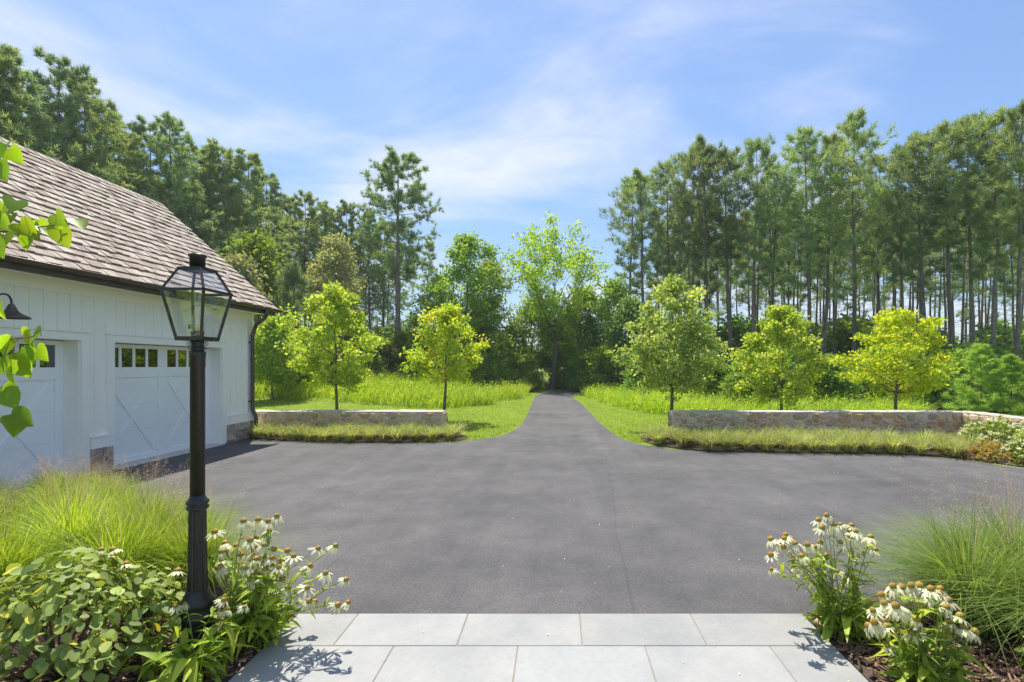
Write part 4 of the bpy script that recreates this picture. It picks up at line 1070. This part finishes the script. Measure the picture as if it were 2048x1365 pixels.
def meadow(poly, n, bb, seed, label, hmax):
    rg = np.random.default_rng(seed)
    P = np.stack([rg.uniform(bb[0], bb[1], n), rg.uniform(bb[2], bb[3], n)], 1); P = P[poly_mask(P, poly)]
    # gather most stems into drifts so that tops rise and fall
    cen = P[rg.choice(len(P), 260)]; own = rg.choice(260, len(P)); k = rg.random(len(P)) < .7
    Pg = cen[own] + rg.normal(0, .38, (len(P), 2)); P = np.where((k & poly_mask(Pg, poly))[:, None], Pg, P)
    n = len(P); ch = rg.uniform(.5, 1.25, 260)[own]
    h = hmax * ch * rg.uniform(.55, 1.1, n)
    tone = np.clip(rg.random(260)[own] * .6 + rg.random(n) * .4, 0, 1)
    P3 = np.concatenate([P, gz(P[:, 0], P[:, 1])[:, None] - .02], 1)
    V, Q, m = blades_np(P3, h, rg.normal(.2, 1.0, n), rg.uniform(.15, .95, n), rg.uniform(.014, .034, n), 3, rg)
    o = link('meadow_grass', np_mesh('meadow_grass', V, quad=Q, rnd=np.repeat(tone, m), mat='meadow'))
    # short leaves on the stems
    sel = rg.choice(n, int(n * .9)); t = rg.uniform(.15, 1.0, len(sel))
    Pl = P3[sel].copy(); Pl[:, 2] += h[sel] * t * .9; Pl[:, :2] += rg.normal(0, .06, (len(sel), 2))
    V2, T2 = leaves_np(Pl, .16, rg, up=.5, ratio=.3)
    l2 = link('meadow_leaves', np_mesh('meadow_leaves', V2, tri=T2, rnd=np.repeat(tone[sel], 4), mat='meadow'), o); tag(l2, kind='stuff')
    tag(o, label, 'meadow grass', kind='stuff'); return o
meadow(MEADOW_L, 46000, (-28, -1.8, 22, 39), 51, 'tall lime green meadow left of the drive', 1.05)
meadow(MEADOW_B, 5000, (-4.5, 7, 40, 43), 53, 'strip of tall grass behind the bend of the drive', .9)
meadow(MEADOW_R, 26000, (1.4, 15, 17.5, 35), 52, 'tall lime green meadow right of the drive', .85)
# ------------------------------------------------------------------ sedge tussocks along the walls
def tussock(seed, n, h, spread, w, mat):
    rg = np.random.default_rng(seed); az = rg.uniform(0, 6.28, n); r = np.abs(rg.normal(0, .05, n))
    P = np.stack([r * np.cos(az), r * np.sin(az), np.full(n, .0)], 1)
    ln = rg.uniform(.15, 1.0, n) ** .8 * spread
    V, Q, m = blades_np(P, h * rg.uniform(.6, 1.1, n), az + rg.normal(0, .4, n), ln, np.full(n, w) * rg.uniform(.7, 1.2, n), 3, rg, curl=1.15)
    tone = np.clip(.25 + .55 * rg.random(n) + .35 * (ln > .95 * spread * .9), 0, 1)
    return np_mesh('tussock', V, quad=Q, rnd=np.repeat(tone, m), mat=mat)
TUS = [tussock(700 + k, 190, .45, 1.15, .015, 'sedge') for k in range(5)]
rgs = np.random.default_rng(70)
def sedge(x, y, label, group, s):
    o = link('sedge_tussock', TUS[int(rgs.integers(0, 5))], loc=(x, y, .045), rot=(0, 0, rgs.uniform(0, 6.28)), scale=(s * 1.05, s * 1.05, s)); tag(o, label, 'sedge', group)
def edge_y(edge, x):
    e = sorted(edge); return float(np.interp(x, [p[0] for p in e], [p[1] for p in e]))
LE = [(-8.0, 12.98), (-7.5, 12.90), (-6.0, 12.48), (-4.2, 12.40), (-2.9, 12.52), (-2.4, 12.85)]
RE = [(2.3, 12.0), (2.9, 11.4), (3.3, 11.15), (4.2, 11.0), (6.2, 10.88), (7.7, 10.6), (8.2, 10.2)]
for r in range(3):
    x = -7.75 + .14 * r
    while x < -2.45:
        y = edge_y(LE, x) + .05 + r * .36
        if y < 13.45: sedge(x, y + rgs.normal(0, .04), 'arching sedge tussock in the row before the left stone wall', 'sedge tussocks before the left wall', rgs.uniform(.85, 1.15))
        x += rgs.uniform(.34, .44)
for r in range(5):
    x = 2.40 + .15 * (r % 2)
    while x < (8.4 if r < 2 else 9.3):
        y = edge_y(RE, x) + .04 + r * .38
        if y < 13.35: sedge(x, y + rgs.normal(0, .05), 'arching sedge tussock in the bed before the right stone wall', 'sedge tussocks before the right wall', rgs.uniform(.85, 1.15))
        x += rgs.uniform(.38, .50)

# white flowering mounds at the right end of the wall bed
def mound(x, y, rx, h, seed, leafmat, nblo, label, nleaf=1500):
    rg = np.random.default_rng(seed); t = thing('flowering_shrub', label, 'shrub', (x, y, .04))
    d = unit(rg.normal(size=(nleaf, 3))); d[:, 2] = np.abs(d[:, 2]); rr = rg.uniform(.55, 1.0, nleaf) ** .5
    bump_ = 1 + .18 * np.sin(d[:, 0] * 7 + seed) * np.cos(d[:, 1] * 6)
    P = d * rr[:, None] * bump_[:, None] * np.array([rx, rx, h])
    V, T = leaves_np(P, .075, rg, up=.8, outward=d)
    link('foliage', np_mesh('foliage', V, tri=T, rnd=np.repeat(rg.random(nleaf), 4), mat=leafmat), t)
    st = B()
    for k in range(9):
        a = k * 2.4; st.tube([(0, 0, -.02), (rx * .3 * math.cos(a), rx * .3 * math.sin(a), h * .45), (rx * .7 * math.cos(a), rx * .7 * math.sin(a), h * .62)], [.008, .006, .003], 5)
    st.build('stems', 'bark_young', t)
    c = unit(rg.normal(size=(nblo, 3))); c[:, 2] = np.abs(c[:, 2]) + .25; c = unit(c) * np.array([rx, rx, h]) * 1.03
    K = 14; Pb = (c[:, None, :] + rg.normal(0, .020, (nblo, K, 3)) * [1, 1, .5]).reshape(-1, 3)
    V, T = leaves_np(Pb, .035, rg, up=1.4, ratio=.95)
    link('blossoms', np_mesh('blossoms', V, tri=T, rnd=np.repeat(rg.random(len(Pb)), 4), mat='blossom'), t)
mound(10.0, 11.35, .72, .62, 1, 'leaf_light', 140, 'taller white flowered shrub against the turn of the right wall', 2600)
mound(10.75, 10.6, .6, .66, 2, 'leaf_light', 120, 'white flowered shrub at the right edge under the stone wall', 2200)
mound(8.95, 10.2, .60, .26, 3, 'orange_leaf', 22, 'low orange leaved ground cover at the end of the sedges', 1700)
mound(9.3, 9.72, .55, .40, 4, 'leaf_light', 96, 'low cream flowered mound at the asphalt edge on the right', 2000)
mound(10.0, 9.55, .62, .42, 5, 'leaf_light', 120, 'wide cream flowered mound cut by the right edge', 2200)
mound(10.05, 10.4, .58, .48, 6, 'leaf_light', 92, 'cream flowered mound between the shrubs of the right bed', 1700)

# ------------------------------------------------------------------ switchgrass clumps
def switch(seed, n, h, mat, wind=.0):
    rg = np.random.default_rng(seed); az = rg.uniform(0, 6.28, n); r = np.abs(rg.normal(0, .10, n))
    P = np.stack([r * np.cos(az), r * np.sin(az), np.zeros(n)], 1)
    az2 = np.where(rg.random(n) < .45, wind + rg.normal(0, .6, n), az + rg.normal(0, .5, n))
    ln = rg.uniform(.12, 1.35, n)
    V, Q, m = blades_np(P, h * rg.uniform(.5, 1.08, n), az2, ln, rg.uniform(.005, .0105, n), 6, rg, curl=1.2)
    tone = np.clip(rg.random(n) * .75 + .2 * (rg.random(n) < .15), 0, 1)
    me1 = np_mesh('blades', V, quad=Q, rnd=np.repeat(tone, m), mat=mat)
    k = 26; az = rg.uniform(0, 6.28, k); ln = rg.uniform(.1, .6, k); hh = h * rg.uniform(1.0, 1.32, k)
    P = np.stack([.06 * np.cos(az), .06 * np.sin(az), np.zeros(k)], 1)
    V, Q, m = blades_np(P, hh, az, ln, np.full(k, .003), 6, rg, curl=.6)
    tips = V.reshape(k, m, 3)[:, -1]; mids = V.reshape(k, m, 3)[:, -5]
    K = 70; tt = rg.random((k, K, 1)); Pn = (mids[:, None] * (1 - tt) + tips[:, None] * tt + rg.normal(0, .035, (k, K, 3)) * (1.2 - tt)).reshape(-1, 3)
    V2, T2 = leaves_np(Pn, .011, rg, up=.2, ratio=.3)
    Vb = np.concatenate([V, V2]); Tn = np.concatenate([T2 + len(V), Q[:, [0, 1, 2]], Q[:, [0, 2, 3]]])
    me2 = np_mesh('seed_heads', Vb, tri=Tn, rnd=np.concatenate([np.full(len(V), .5), np.repeat(rg.random(len(Pn)), 4)]), mat='seed_head')
    return me1, me2
def put_switch(ms, x, y, s, rz, label, group=None):
    t = thing('switchgrass', label, 'ornamental grass', (x, y, .035), rz, group); t.scale = (s, s, s)
    link('blades', ms[0], t); link('seed_heads', ms[1], t)
SW = [switch(800 + k, 1400, .94, 'switchgrass', .1) for k in range(3)]
SWC = [switch(820 + k, 1300, .98, 'switchgrass_cool', 2.9) for k in range(2)]
for i, (x, y, s) in enumerate([(-3.05, 4.20, .86), (-3.55, 4.05, .95), (-3.75, 4.65, .92), (-4.3, 4.45, 1.0), (-4.35, 5.15, .82), (-4.95, 5.05, .85), (-5.1, 5.75, .72), (-5.75, 5.75, .8), (-5.85, 6.4, .66), (-6.55, 6.5, .66), (-6.75, 7.15, .5), (-7.4, 7.2, .5), (-4.2, 3.75, .95), (-5.5, 4.7, .9), (-6.5, 5.6, .72), (-7.3, 6.4, .6), (-4.9, 3.9, .95)]):
    lab = 'lime green switchgrass clump in the drift between lamp post and garage'
    if i == 0: lab = 'lime green switchgrass clump right behind the lamp post'
    put_switch(SW[i % 3], x, y, s, (-.5, .2, .6)[i % 3], lab, 'switchgrass clumps before the garage')
for i, (x, y, s) in enumerate([(2.98, 3.62, .98), (3.35, 3.25, 1.0), (3.55, 3.85, 1.02), (3.9, 3.4, 1.0)]):
    put_switch(SWC[i % 2], x, y, s, (0, .5, -.4, .2)[i], ('grey green switchgrass clump nearest the right coneflowers', 'grey green switchgrass clump at the lower right edge', 'grey green switchgrass clump at the back of the right bed', 'grey green switchgrass clump cut by the right edge')[i], 'switchgrass clumps on the right')

# ------------------------------------------------------------------ coneflowers
def petals(seed, np_, dro):
    rg = np.random.default_rng(seed); V, Q, rn = [], [], []
    for k in range(np_):
        a = 2 * math.pi * k / np_ + rg.normal(0, .10); d = dro + rg.normal(0, .14); l = .044 * rg.uniform(.8, 1.15); wd = .0058 * rg.uniform(.8, 1.2)
        c, s = math.cos(a), math.sin(a); r0 = .008; b = len(V)
        for j, (tt, ww) in enumerate(((0, .45), (.35, 1.0), (.75, 1.0), (1.0, .35))):
            rr = r0 + l * tt * math.cos(d * (.5 + .7 * tt)); zz_ = -l * tt * math.sin(d * (.5 + .7 * tt)) + .002
            for sg in (-1, 1): V.append((rr * c - sg * s * wd * ww, rr * s + sg * c * wd * ww, zz_ - .001 * abs(sg)))
        for j in range(3): Q.append((b + 2 * j, b + 2 * j + 1, b + 2 * j + 3, b + 2 * j + 2))
        rn += [rg.random()] * 8
    return np_mesh('petals', V, quad=Q, rnd=rn, mat='petal')
PET = [petals(900 + k, (12, 13, 11, 12, 14, 6, 9)[k], (.62, .8, .5, .95, .7, 1.1, .35)[k]) for k in range(7)]
def cone_mesh(seed):
    rg = np.random.default_rng(seed); V, F, rn = [], [], []; rings, sd = 6, 12
    for i in range(rings):
        ph = math.pi / 2 * i / (rings - .4); r = .0145 * math.cos(ph * .98) * (1.0 if i else .85); z = .019 * math.sin(ph) - .002
        for k in range(sd):
            a = 2 * math.pi * (k + .5 * (i % 2)) / sd; j = .0016 * (1 if (k + i) % 2 else -.6)
            V.append(((r + j) * math.cos(a), (r + j) * math.sin(a), z + j * .6)); rn.append(min(1, max(0, i / rings * 1.1 + rg.normal(0, .15))))
    for i in range(rings - 1):
        for k in range(sd): F.append((i * sd + k, i * sd + (k + 1) % sd, (i + 1) * sd + (k + 1) % sd, (i + 1) * sd + k))
    V.append((0, 0, .0195)); rn.append(.9); n = len(V) - 1
    T = [((rings - 1) * sd + k, (rings - 1) * sd + (k + 1) % sd, n) for k in range(sd)]
    return np_mesh('cone', V, tri=T, quad=F, rnd=rn, mat='cone_center')
CON = [cone_mesh(930 + k) for k in range(3)]
def lance(seed, l, w, mat, rnd, droop=.35, seg=5):
    V, Q = [], []
    for j in range(seg + 1):
        t = j / seg; ww = w * (math.sin(math.pi * min(1, t * .92 + .08)) ** .8) * (1 - .25 * t) if j < seg else .0006
        x = l * t; z = l * (.25 * t - droop * t * t * 1.6)
        V += [(x, -ww / 2, z + .10 * ww), (x, 0, z - .12 * ww), (x, ww / 2, z + .10 * ww)]
    for j in range(seg):
        for s in (0, 1): Q.append((3 * j + s, 3 * j + 3 + s, 3 * j + 4 + s, 3 * j + 1 + s))
    return np_mesh('leaf', V, quad=Q, rnd=[rnd] * len(V), mat=mat, smooth=True)
LAN = [lance(k, (.13, .10, .085, .15)[k % 4], (.036, .026, .022, .045)[k % 4], 'cone_leaf', (.1, .35, .6, .85, .5, .2)[k], (.3, .5, .15, .7, .4, .25)[k]) for k in range(6)]
rgc = np.random.default_rng(90)
def stem_path(base, head, bend):
    mid = (base + head) / 2 + bend; return [base * (1 - t) ** 2 + mid * 2 * t * (1 - t) + head * t * t for t in (0, .2, .4, .6, .8, 1)]
def coneflower(label, base, heads, Yr, zoom, off, sz, spread, nleaf_per=5, extra=10, lean_fix=0.0):
    t = thing('coneflower', label, 'flower', (base[0], base[1], .03)); O = Vector(t.location)
    hs = []
    for (a, b) in heads:
        u, v = off[0] + a / zoom, off[1] + b / zoom; Y = rgc.uniform(*Yr); hs.append(at(u, v, Y))
    for i, h in enumerate(hs):
        bs = Vector((base[0] + rgc.normal(0, spread), base[1] + rgc.normal(0, spread * .8), .03))
        pts = stem_path(bs, h, Vector((rgc.normal(0, .02), rgc.normal(0, .02), .06 + .10 * (h.xy - bs.xy).length)))
        B().tube([p - O for p in pts], [.0032, .003, .0028, .0025, .0022, .002], 5, rnd=float(rgc.random())).build('stem', 'cone_stem', t)
        dr = (pts[-1] - pts[-2]).normalized(); dr = (dr + Vector((rgc.normal(0, .25), rgc.normal(0, .25), 1.0))).normalized()
        q = dr.to_track_quat('Z', 'Y').to_euler(); s = sz * rgc.uniform(.85, 1.15)
        f = link('flower_head', PET[int(rgc.choice(7, p=[.17, .17, .17, .15, .16, .09, .09]))], t, loc=h - O, rot=q, scale=s)
        link('cone', CON[int(rgc.integers(0, 3))], f, loc=(0, 0, .001), scale=rgc.uniform(.95, 1.2))
        for k in range(nleaf_per):
            s_ = rgc.uniform(.03, .9); p = Vector([np.interp(s_, (0, .2, .4, .6, .8, 1), [w_[c] for w_ in pts]) for c in range(3)])
            link('leaf', LAN[int(rgc.integers(0, 6))], t, loc=p - O, rot=(rgc.normal(0, .4), rgc.normal(-.15, .4), rgc.uniform(0, 6.28)), scale=rgc.uniform(.6, 1.2) * (1.15 - .5 * s_))
    for k in range(extra):                                   # basal leaves
        a = rgc.uniform(0, 6.28); r = rgc.uniform(.01, spread * 1.6)
        link('leaf', LAN[int(rgc.choice([0, 3, 4]))], t, loc=(r * math.cos(a), r * math.sin(a), rgc.uniform(.0, .22)), rot=(rgc.normal(0, .3), rgc.uniform(-.9, .1), a + rgc.normal(0, .6)), scale=rgc.uniform(.9, 1.6))
    return t
Z8 = (3.938, (200, 1020)); Z5 = (3.546, (1480, 980))
coneflower('sprawling white coneflower between the lamp post and the paving', (-2.10, 3.36), [(1132, 95), (1245, 85), (1392, 55), (1325, 95), (1335, 165), (1185, 245), (1235, 225), (985, 270), (1070, 290), (1290, 285), (965, 335), (1000, 340), (1110, 360), (1195, 350), (1235, 320), (1370, 320), (1475, 330), (1525, 370), (1315, 375), (1355, 385), (1230, 395), (1410, 410), (1265, 440), (1105, 425), (965, 405), (1300, 345), (1410, 455), (1465, 470), (1155, 465), (1305, 470), (1340, 515), (1175, 520), (1210, 550), (1435, 550), (1480, 620), (950, 455), (1715, 310), (1850, 290), (1650, 450), (1775, 505), (1935, 555), (1630, 620), (1645, 725), (1685, 730), (1865, 755), (1950, 735), (1240, 680), (1230, 760), (905, 180)], (3.22, 3.55), *Z8, 1.28, .085, 13, 60)
coneflower('short white coneflower at the foot of the lamp post', (-2.18, 2.98), [(970, 715), (1000, 790), (1135, 770), (668, 745), (600, 765)], (2.98, 3.08), *Z8, .95, .07, 9, 70)
coneflower('few stemmed white coneflower left of the lamp post', (-2.46, 3.08), [(10, 320), (105, 320), (205, 430), (610, 485)], (3.1, 3.3), *Z8, 1.1, .05, 9, 14)
coneflower('tall white coneflower at the right corner of the paving', (2.02, 3.50), [(615, 185), (555, 220), (580, 275), (665, 255), (715, 250), (790, 258), (775, 300), (820, 300), (790, 340), (925, 340), (960, 430), (325, 325), (315, 350), (222, 355), (275, 385), (310, 410), (395, 385), (470, 425), (480, 395), (530, 410), (570, 380), (445, 505), (380, 480), (520, 530), (382, 550), (222, 465), (225, 568), (615, 470), (690, 580), (830, 480), (800, 635), (710, 380), (440, 475)], (3.42, 3.68), *Z5, 1.25, .07, 12, 50)
coneflower('compact white coneflower in full bloom at the lower right', (2.18, 2.92), [(1085, 690), (1145, 700), (1215, 685), (1275, 690), (1225, 735), (1355, 710), (1420, 710), (1415, 740), (1480, 790), (1005, 750), (1070, 755), (1325, 765), (1025, 810), (1105, 830), (1080, 855), (1165, 855), (945, 860), (1460, 840), (1560, 905), (915, 970), (955, 945), (1045, 975), (1250, 925), (1590, 990), (1660, 1015), (1475, 1035), (1225, 1025), (1050, 1110), (1605, 1140), (1485, 940)], (2.80, 3.05), *Z5, 1.35, .08, 9, 50)

# ------------------------------------------------------------------ round leaved shrub at the lower left, and a smaller one lower right
def round_leaf(rnd, sx=.8):
    V = [(0, 0, 0)]; F = []
    n = 10
    for k in range(n):
        a = -math.pi + 2 * math.pi * (k + .5) / n; r = .5 * (1 + .06 * math.cos(3 * a)); x = .5 + r * math.cos(a); yv = sx * r * math.sin(a)
        V.append((x, yv, .10 * abs(yv) - .18 * (x - .4) ** 2))
    V.append((.5, 0, -.03)); c = n + 1
    for k in range(n): F.append((1 + k, 1 + (k + 1) % n, c))
    return np_mesh('leaf', V[1:], tri=np.array(F) - 1, rnd=[rnd] * (len(V) - 1), mat='round_leaf', smooth=True)
RL = [round_leaf(r, s) for r, s in ((.05, .8), (.2, .72), (.35, .85), (.5, .78), (.62, .8), (.3, .7), (.95, .75))]
def round_shrub(label, x, y, rx, ry, h, n, nobj, seed, size):
    rg = np.random.default_rng(seed); t = thing('round_leaved_shrub', label, 'shrub', (x, y, .03))
    st = B(); tips = []
    for k in range(26):
        a = k * 2.399; r = math.sqrt((k + .5) / 26)
        e = Vector((rx * r * math.cos(a) * .92, ry * r * math.sin(a) * .92, h * (1 - .65 * r * r) * rg.uniform(.78, 1.0)))
        st.tube([(0, 0, -.02), e * .5 + Vector((0, 0, .1 * h)), e], [.007, .005, .002], 5)
    st.build('stems', 'bark_young', t)
    items = []
    for k in range(n):
        a = rg.uniform(0, 6.28); r = math.sqrt(rg.random()); lay = rg.choice([1.0, .97, .86, .72, .55], p=[.34, .26, .2, .12, .08])
        bumpy = 1 + .12 * math.sin(a * 5 + seed) * r
        p = Vector((rx * r * math.cos(a) * bumpy, ry * r * math.sin(a) * bumpy, max(.04, h * lay * (1 - .72 * r * r) * (1 + .10 * math.sin(r * 9 + a * 3)) + rg.normal(0, .015))))
        o = Vector((math.cos(a) * r, math.sin(a) * r, 0)); az = a + rg.normal(0, .9)
        items.append((p, (rg.normal(0, .35), .25 + .55 * r + rg.normal(0, .3), az), size * rg.uniform(.65, 1.2), int(rg.choice(7, p=[.2, .2, .2, .14, .1, .12, .04]))))
    items.sort(key=lambda q: (q[0] + Vector((x, y, 0)) - Vector((0, 0, EYE))).length - 1.2 * q[0].z)
    for p, e, s, k in items[:nobj]: link('leaf', RL[k], t, loc=p, rot=e, scale=s)
    if items[nobj:]:
        Vs, Ts, Rn, b = [], [], [], 0
        from mathutils import Euler
        for p, e, s, k in items[nobj:]:
            me = RL[k]; M = Matrix.LocRotScale(p, Euler(e), Vector((s, s, s)))
            co = np.array([tuple(M @ v.co) for v in me.vertices]); Vs.append(co)
            Ts.append(np.array([tuple(f.vertices) for f in me.polygons]) + b); b += len(co); Rn += [d.value for d in me.attributes['rnd'].data]
        tag(link('leaves', np_mesh('leaves', np.concatenate(Vs), tri=np.concatenate(Ts), rnd=Rn, mat='round_leaf', smooth=True), t), kind='stuff')
round_shrub('dense round leaved shrub at the lower left corner', -2.98, 3.0, .58, .50, .70, 1050, 300, 31, .068)
round_shrub('round leaved shrub with upright shoots below the switchgrass', -2.72, 3.3, .26, .22, .52, 200, 150, 33, .06)
round_shrub('small oval leaved shrub at the lower right edge', 2.95, 2.88, .24, .2, .34, 90, 90, 32, .085)

# ------------------------------------------------------------------ redbud reaching in from the left
def heart(rnd, fold):
    V, F = [], []; pts = [(0, 0), (-.12, .20), (-.06, .40), (.14, .50), (.40, .46), (.66, .30), (.86, .12), (1.0, 0)]
    for x, yv in pts: V.append((x, yv, fold * yv - .12 * max(0, x) ** 2))
    for x, yv in pts[1:-1]: V.append((x, -yv, fold * yv - .12 * max(0, x) ** 2))
    mids = [(.08, 0), (.3, 0), (.55, 0), (.8, 0)]
    for x, yv in mids: V.append((x, yv, -.12 * x * x - .01))
    up_ = list(range(0, 8)); dn = [0] + list(range(8, 14)) + [7]; md = [14, 15, 16, 17]
    def strip(edge, rev):
        tr = [(edge[0], edge[1], md[0]), (edge[1], edge[2], md[0]), (edge[2], edge[3], md[0]), (md[0], edge[3], md[1]), (edge[3], edge[4], md[1]), (md[1], edge[4], md[2]), (edge[4], edge[5], md[2]), (md[2], edge[5], md[3]), (edge[5], edge[6], md[3]), (edge[6], edge[7], md[3])]
        return [t[::-1] for t in tr] if rev else tr
    F = strip(up_, True) + strip(dn, False)
    return np_mesh('leaf', V, tri=F, rnd=[rnd] * len(V), mat='redbud_leaf', smooth=True)
HE = [heart(r, f) for r, f in ((.1, .35), (.4, .5), (.7, .25), (.95, .6), (.55, .4))]
rb = thing('redbud_tree', 'redbud branches with heart shaped lime leaves reaching in at the left edge', 'tree', (-3.15, 2.25, 0)); RO = Vector(rb.location)
tk = B()
tk.tube([(0, 0, -.05), (.02, .01, .8), (-.02, .0, 1.6), (.03, 0, 2.4), (.0, .02, 3.2)], [.05, .042, .034, .022, .008], 8)
rgr = np.random.default_rng(44)
def hang():
    d = Vector((rgr.normal(.25, .5), rgr.normal(-.15, .3), -rgr.uniform(.5, 1.1))).normalized()
    n = Vector((rgr.normal(.1, .35), -rgr.uniform(.3, .9), rgr.uniform(.3, .8))); n = (n - d * n.dot(d)).normalized()
    return Matrix((d, n.cross(d), n)).transposed().to_euler()
sprays = [[(12, 312), (20, 322), (16, 348), (-30, 330), (-14, 352)], [(8, 432), (32, 424), (22, 452), (66, 478), (8, 492), (92, 478), (112, 452), (132, 462), (150, 462), (122, 484), (60, 492), (40, 470), (2, 462), (78, 462), (-10, 505)], [(2, 622)],
          [(60, 682), (82, 688), (22, 694), (4, 700), (40, 726), (74, 718), (6, 738), (26, 756), (48, 700), (14, 716), (-8, 728), (34, 742)], [(12, 796), (34, 794), (4, 806)], [(22, 852), (34, 862), (-4, 862)]]
attach = [2.6, 2.3, 2.0, 1.8, 1.5, 1.35]
for sp_, za in zip(sprays, attach):
    pw_ = [at(u, v, rgr.uniform(1.95, 2.15)) for u, v in sp_]
    tipp = max(pw_, key=lambda p: p.x); b0 = Vector((-3.13, 2.25, za)); mid = (b0 + tipp) / 2 + Vector((0, 0, .08))
    tk.tube([b0 - RO, mid - RO, tipp + Vector((-.02, 0, .03)) - RO], [.010, .006, .002], 5)
    for p in pw_:
        tw_ = b0.lerp(tipp, max(.3, min(1, (p.x - b0.x) / (tipp.x - b0.x)))); tk.tube([tw_ + Vector((0, 0, .03)) - RO, p + Vector((0, 0, .045)) - RO], [.0015, .001], 4)
        link('leaf', HE[int(rgr.integers(0, 5))], rb, loc=p + Vector((0, 0, .045)) - RO, rot=hang(), scale=rgr.uniform(.066, .09))
for k in range(60):                                          # the rest of its crown, outside the frame
    a = rgr.uniform(1.8, 4.4); r = rgr.uniform(.1, .7); p = Vector((r * math.cos(a) - .1, r * math.sin(a), rgr.uniform(1.4, 3.3)))
    tk.tube([(0, 0, p.z - .15), p], [.004, .0015], 4)
    link('leaf', HE[int(rgr.integers(0, 5))], rb, loc=p, rot=(rgr.normal(0, .5), rgr.uniform(.3, 1.2), rgr.uniform(0, 6.28)), scale=rgr.uniform(.085, .12))
tk.build('branches', 'bark_young', rb)

# fallen petals and grit on the asphalt and paving
rgp = np.random.default_rng(12); n = 130
P = np.stack([rgp.uniform(-5, 6, n), rgp.uniform(3.9, 12, n), np.full(n, .0075)], 1)
P[:16] = np.stack([rgp.uniform(-1.8, 1.8, 16), rgp.uniform(2.9, 3.7, 16), np.full(16, .031)], 1)
V, T = leaves_np(P, .02, rgp, up=6, droop=0, ratio=.5); V[:, 2] = np.maximum(V[:, 2], np.repeat(P[:, 2], 4) - .002)
fp = link('fallen_petals', np_mesh('fallen_petals', V, tri=T, rnd=np.repeat(rgp.random(n), 4), mat='petal'))
tag(fp, 'tiny pale petals scattered on the asphalt and paving', 'petals', kind='stuff')

# ------------------------------------------------------------------ summer haze
t = NT('haze_air')
pv = t.n('ShaderNodeVolumePrincipled'); pv.inputs['Color'].default_value = (.86, .92, 1.0, 1); pv.inputs['Density'].default_value = .0006; pv.inputs['Anisotropy'].default_value = .2
t.l(pv.outputs[0], t.o.inputs['Volume'])
hz = B().box(-1600, 1600, -1300, 2600, -11.3, 24).build('haze', 'haze_air')
tag(hz, 'thin summer haze hanging in the air of the woods', 'haze', kind='stuff')
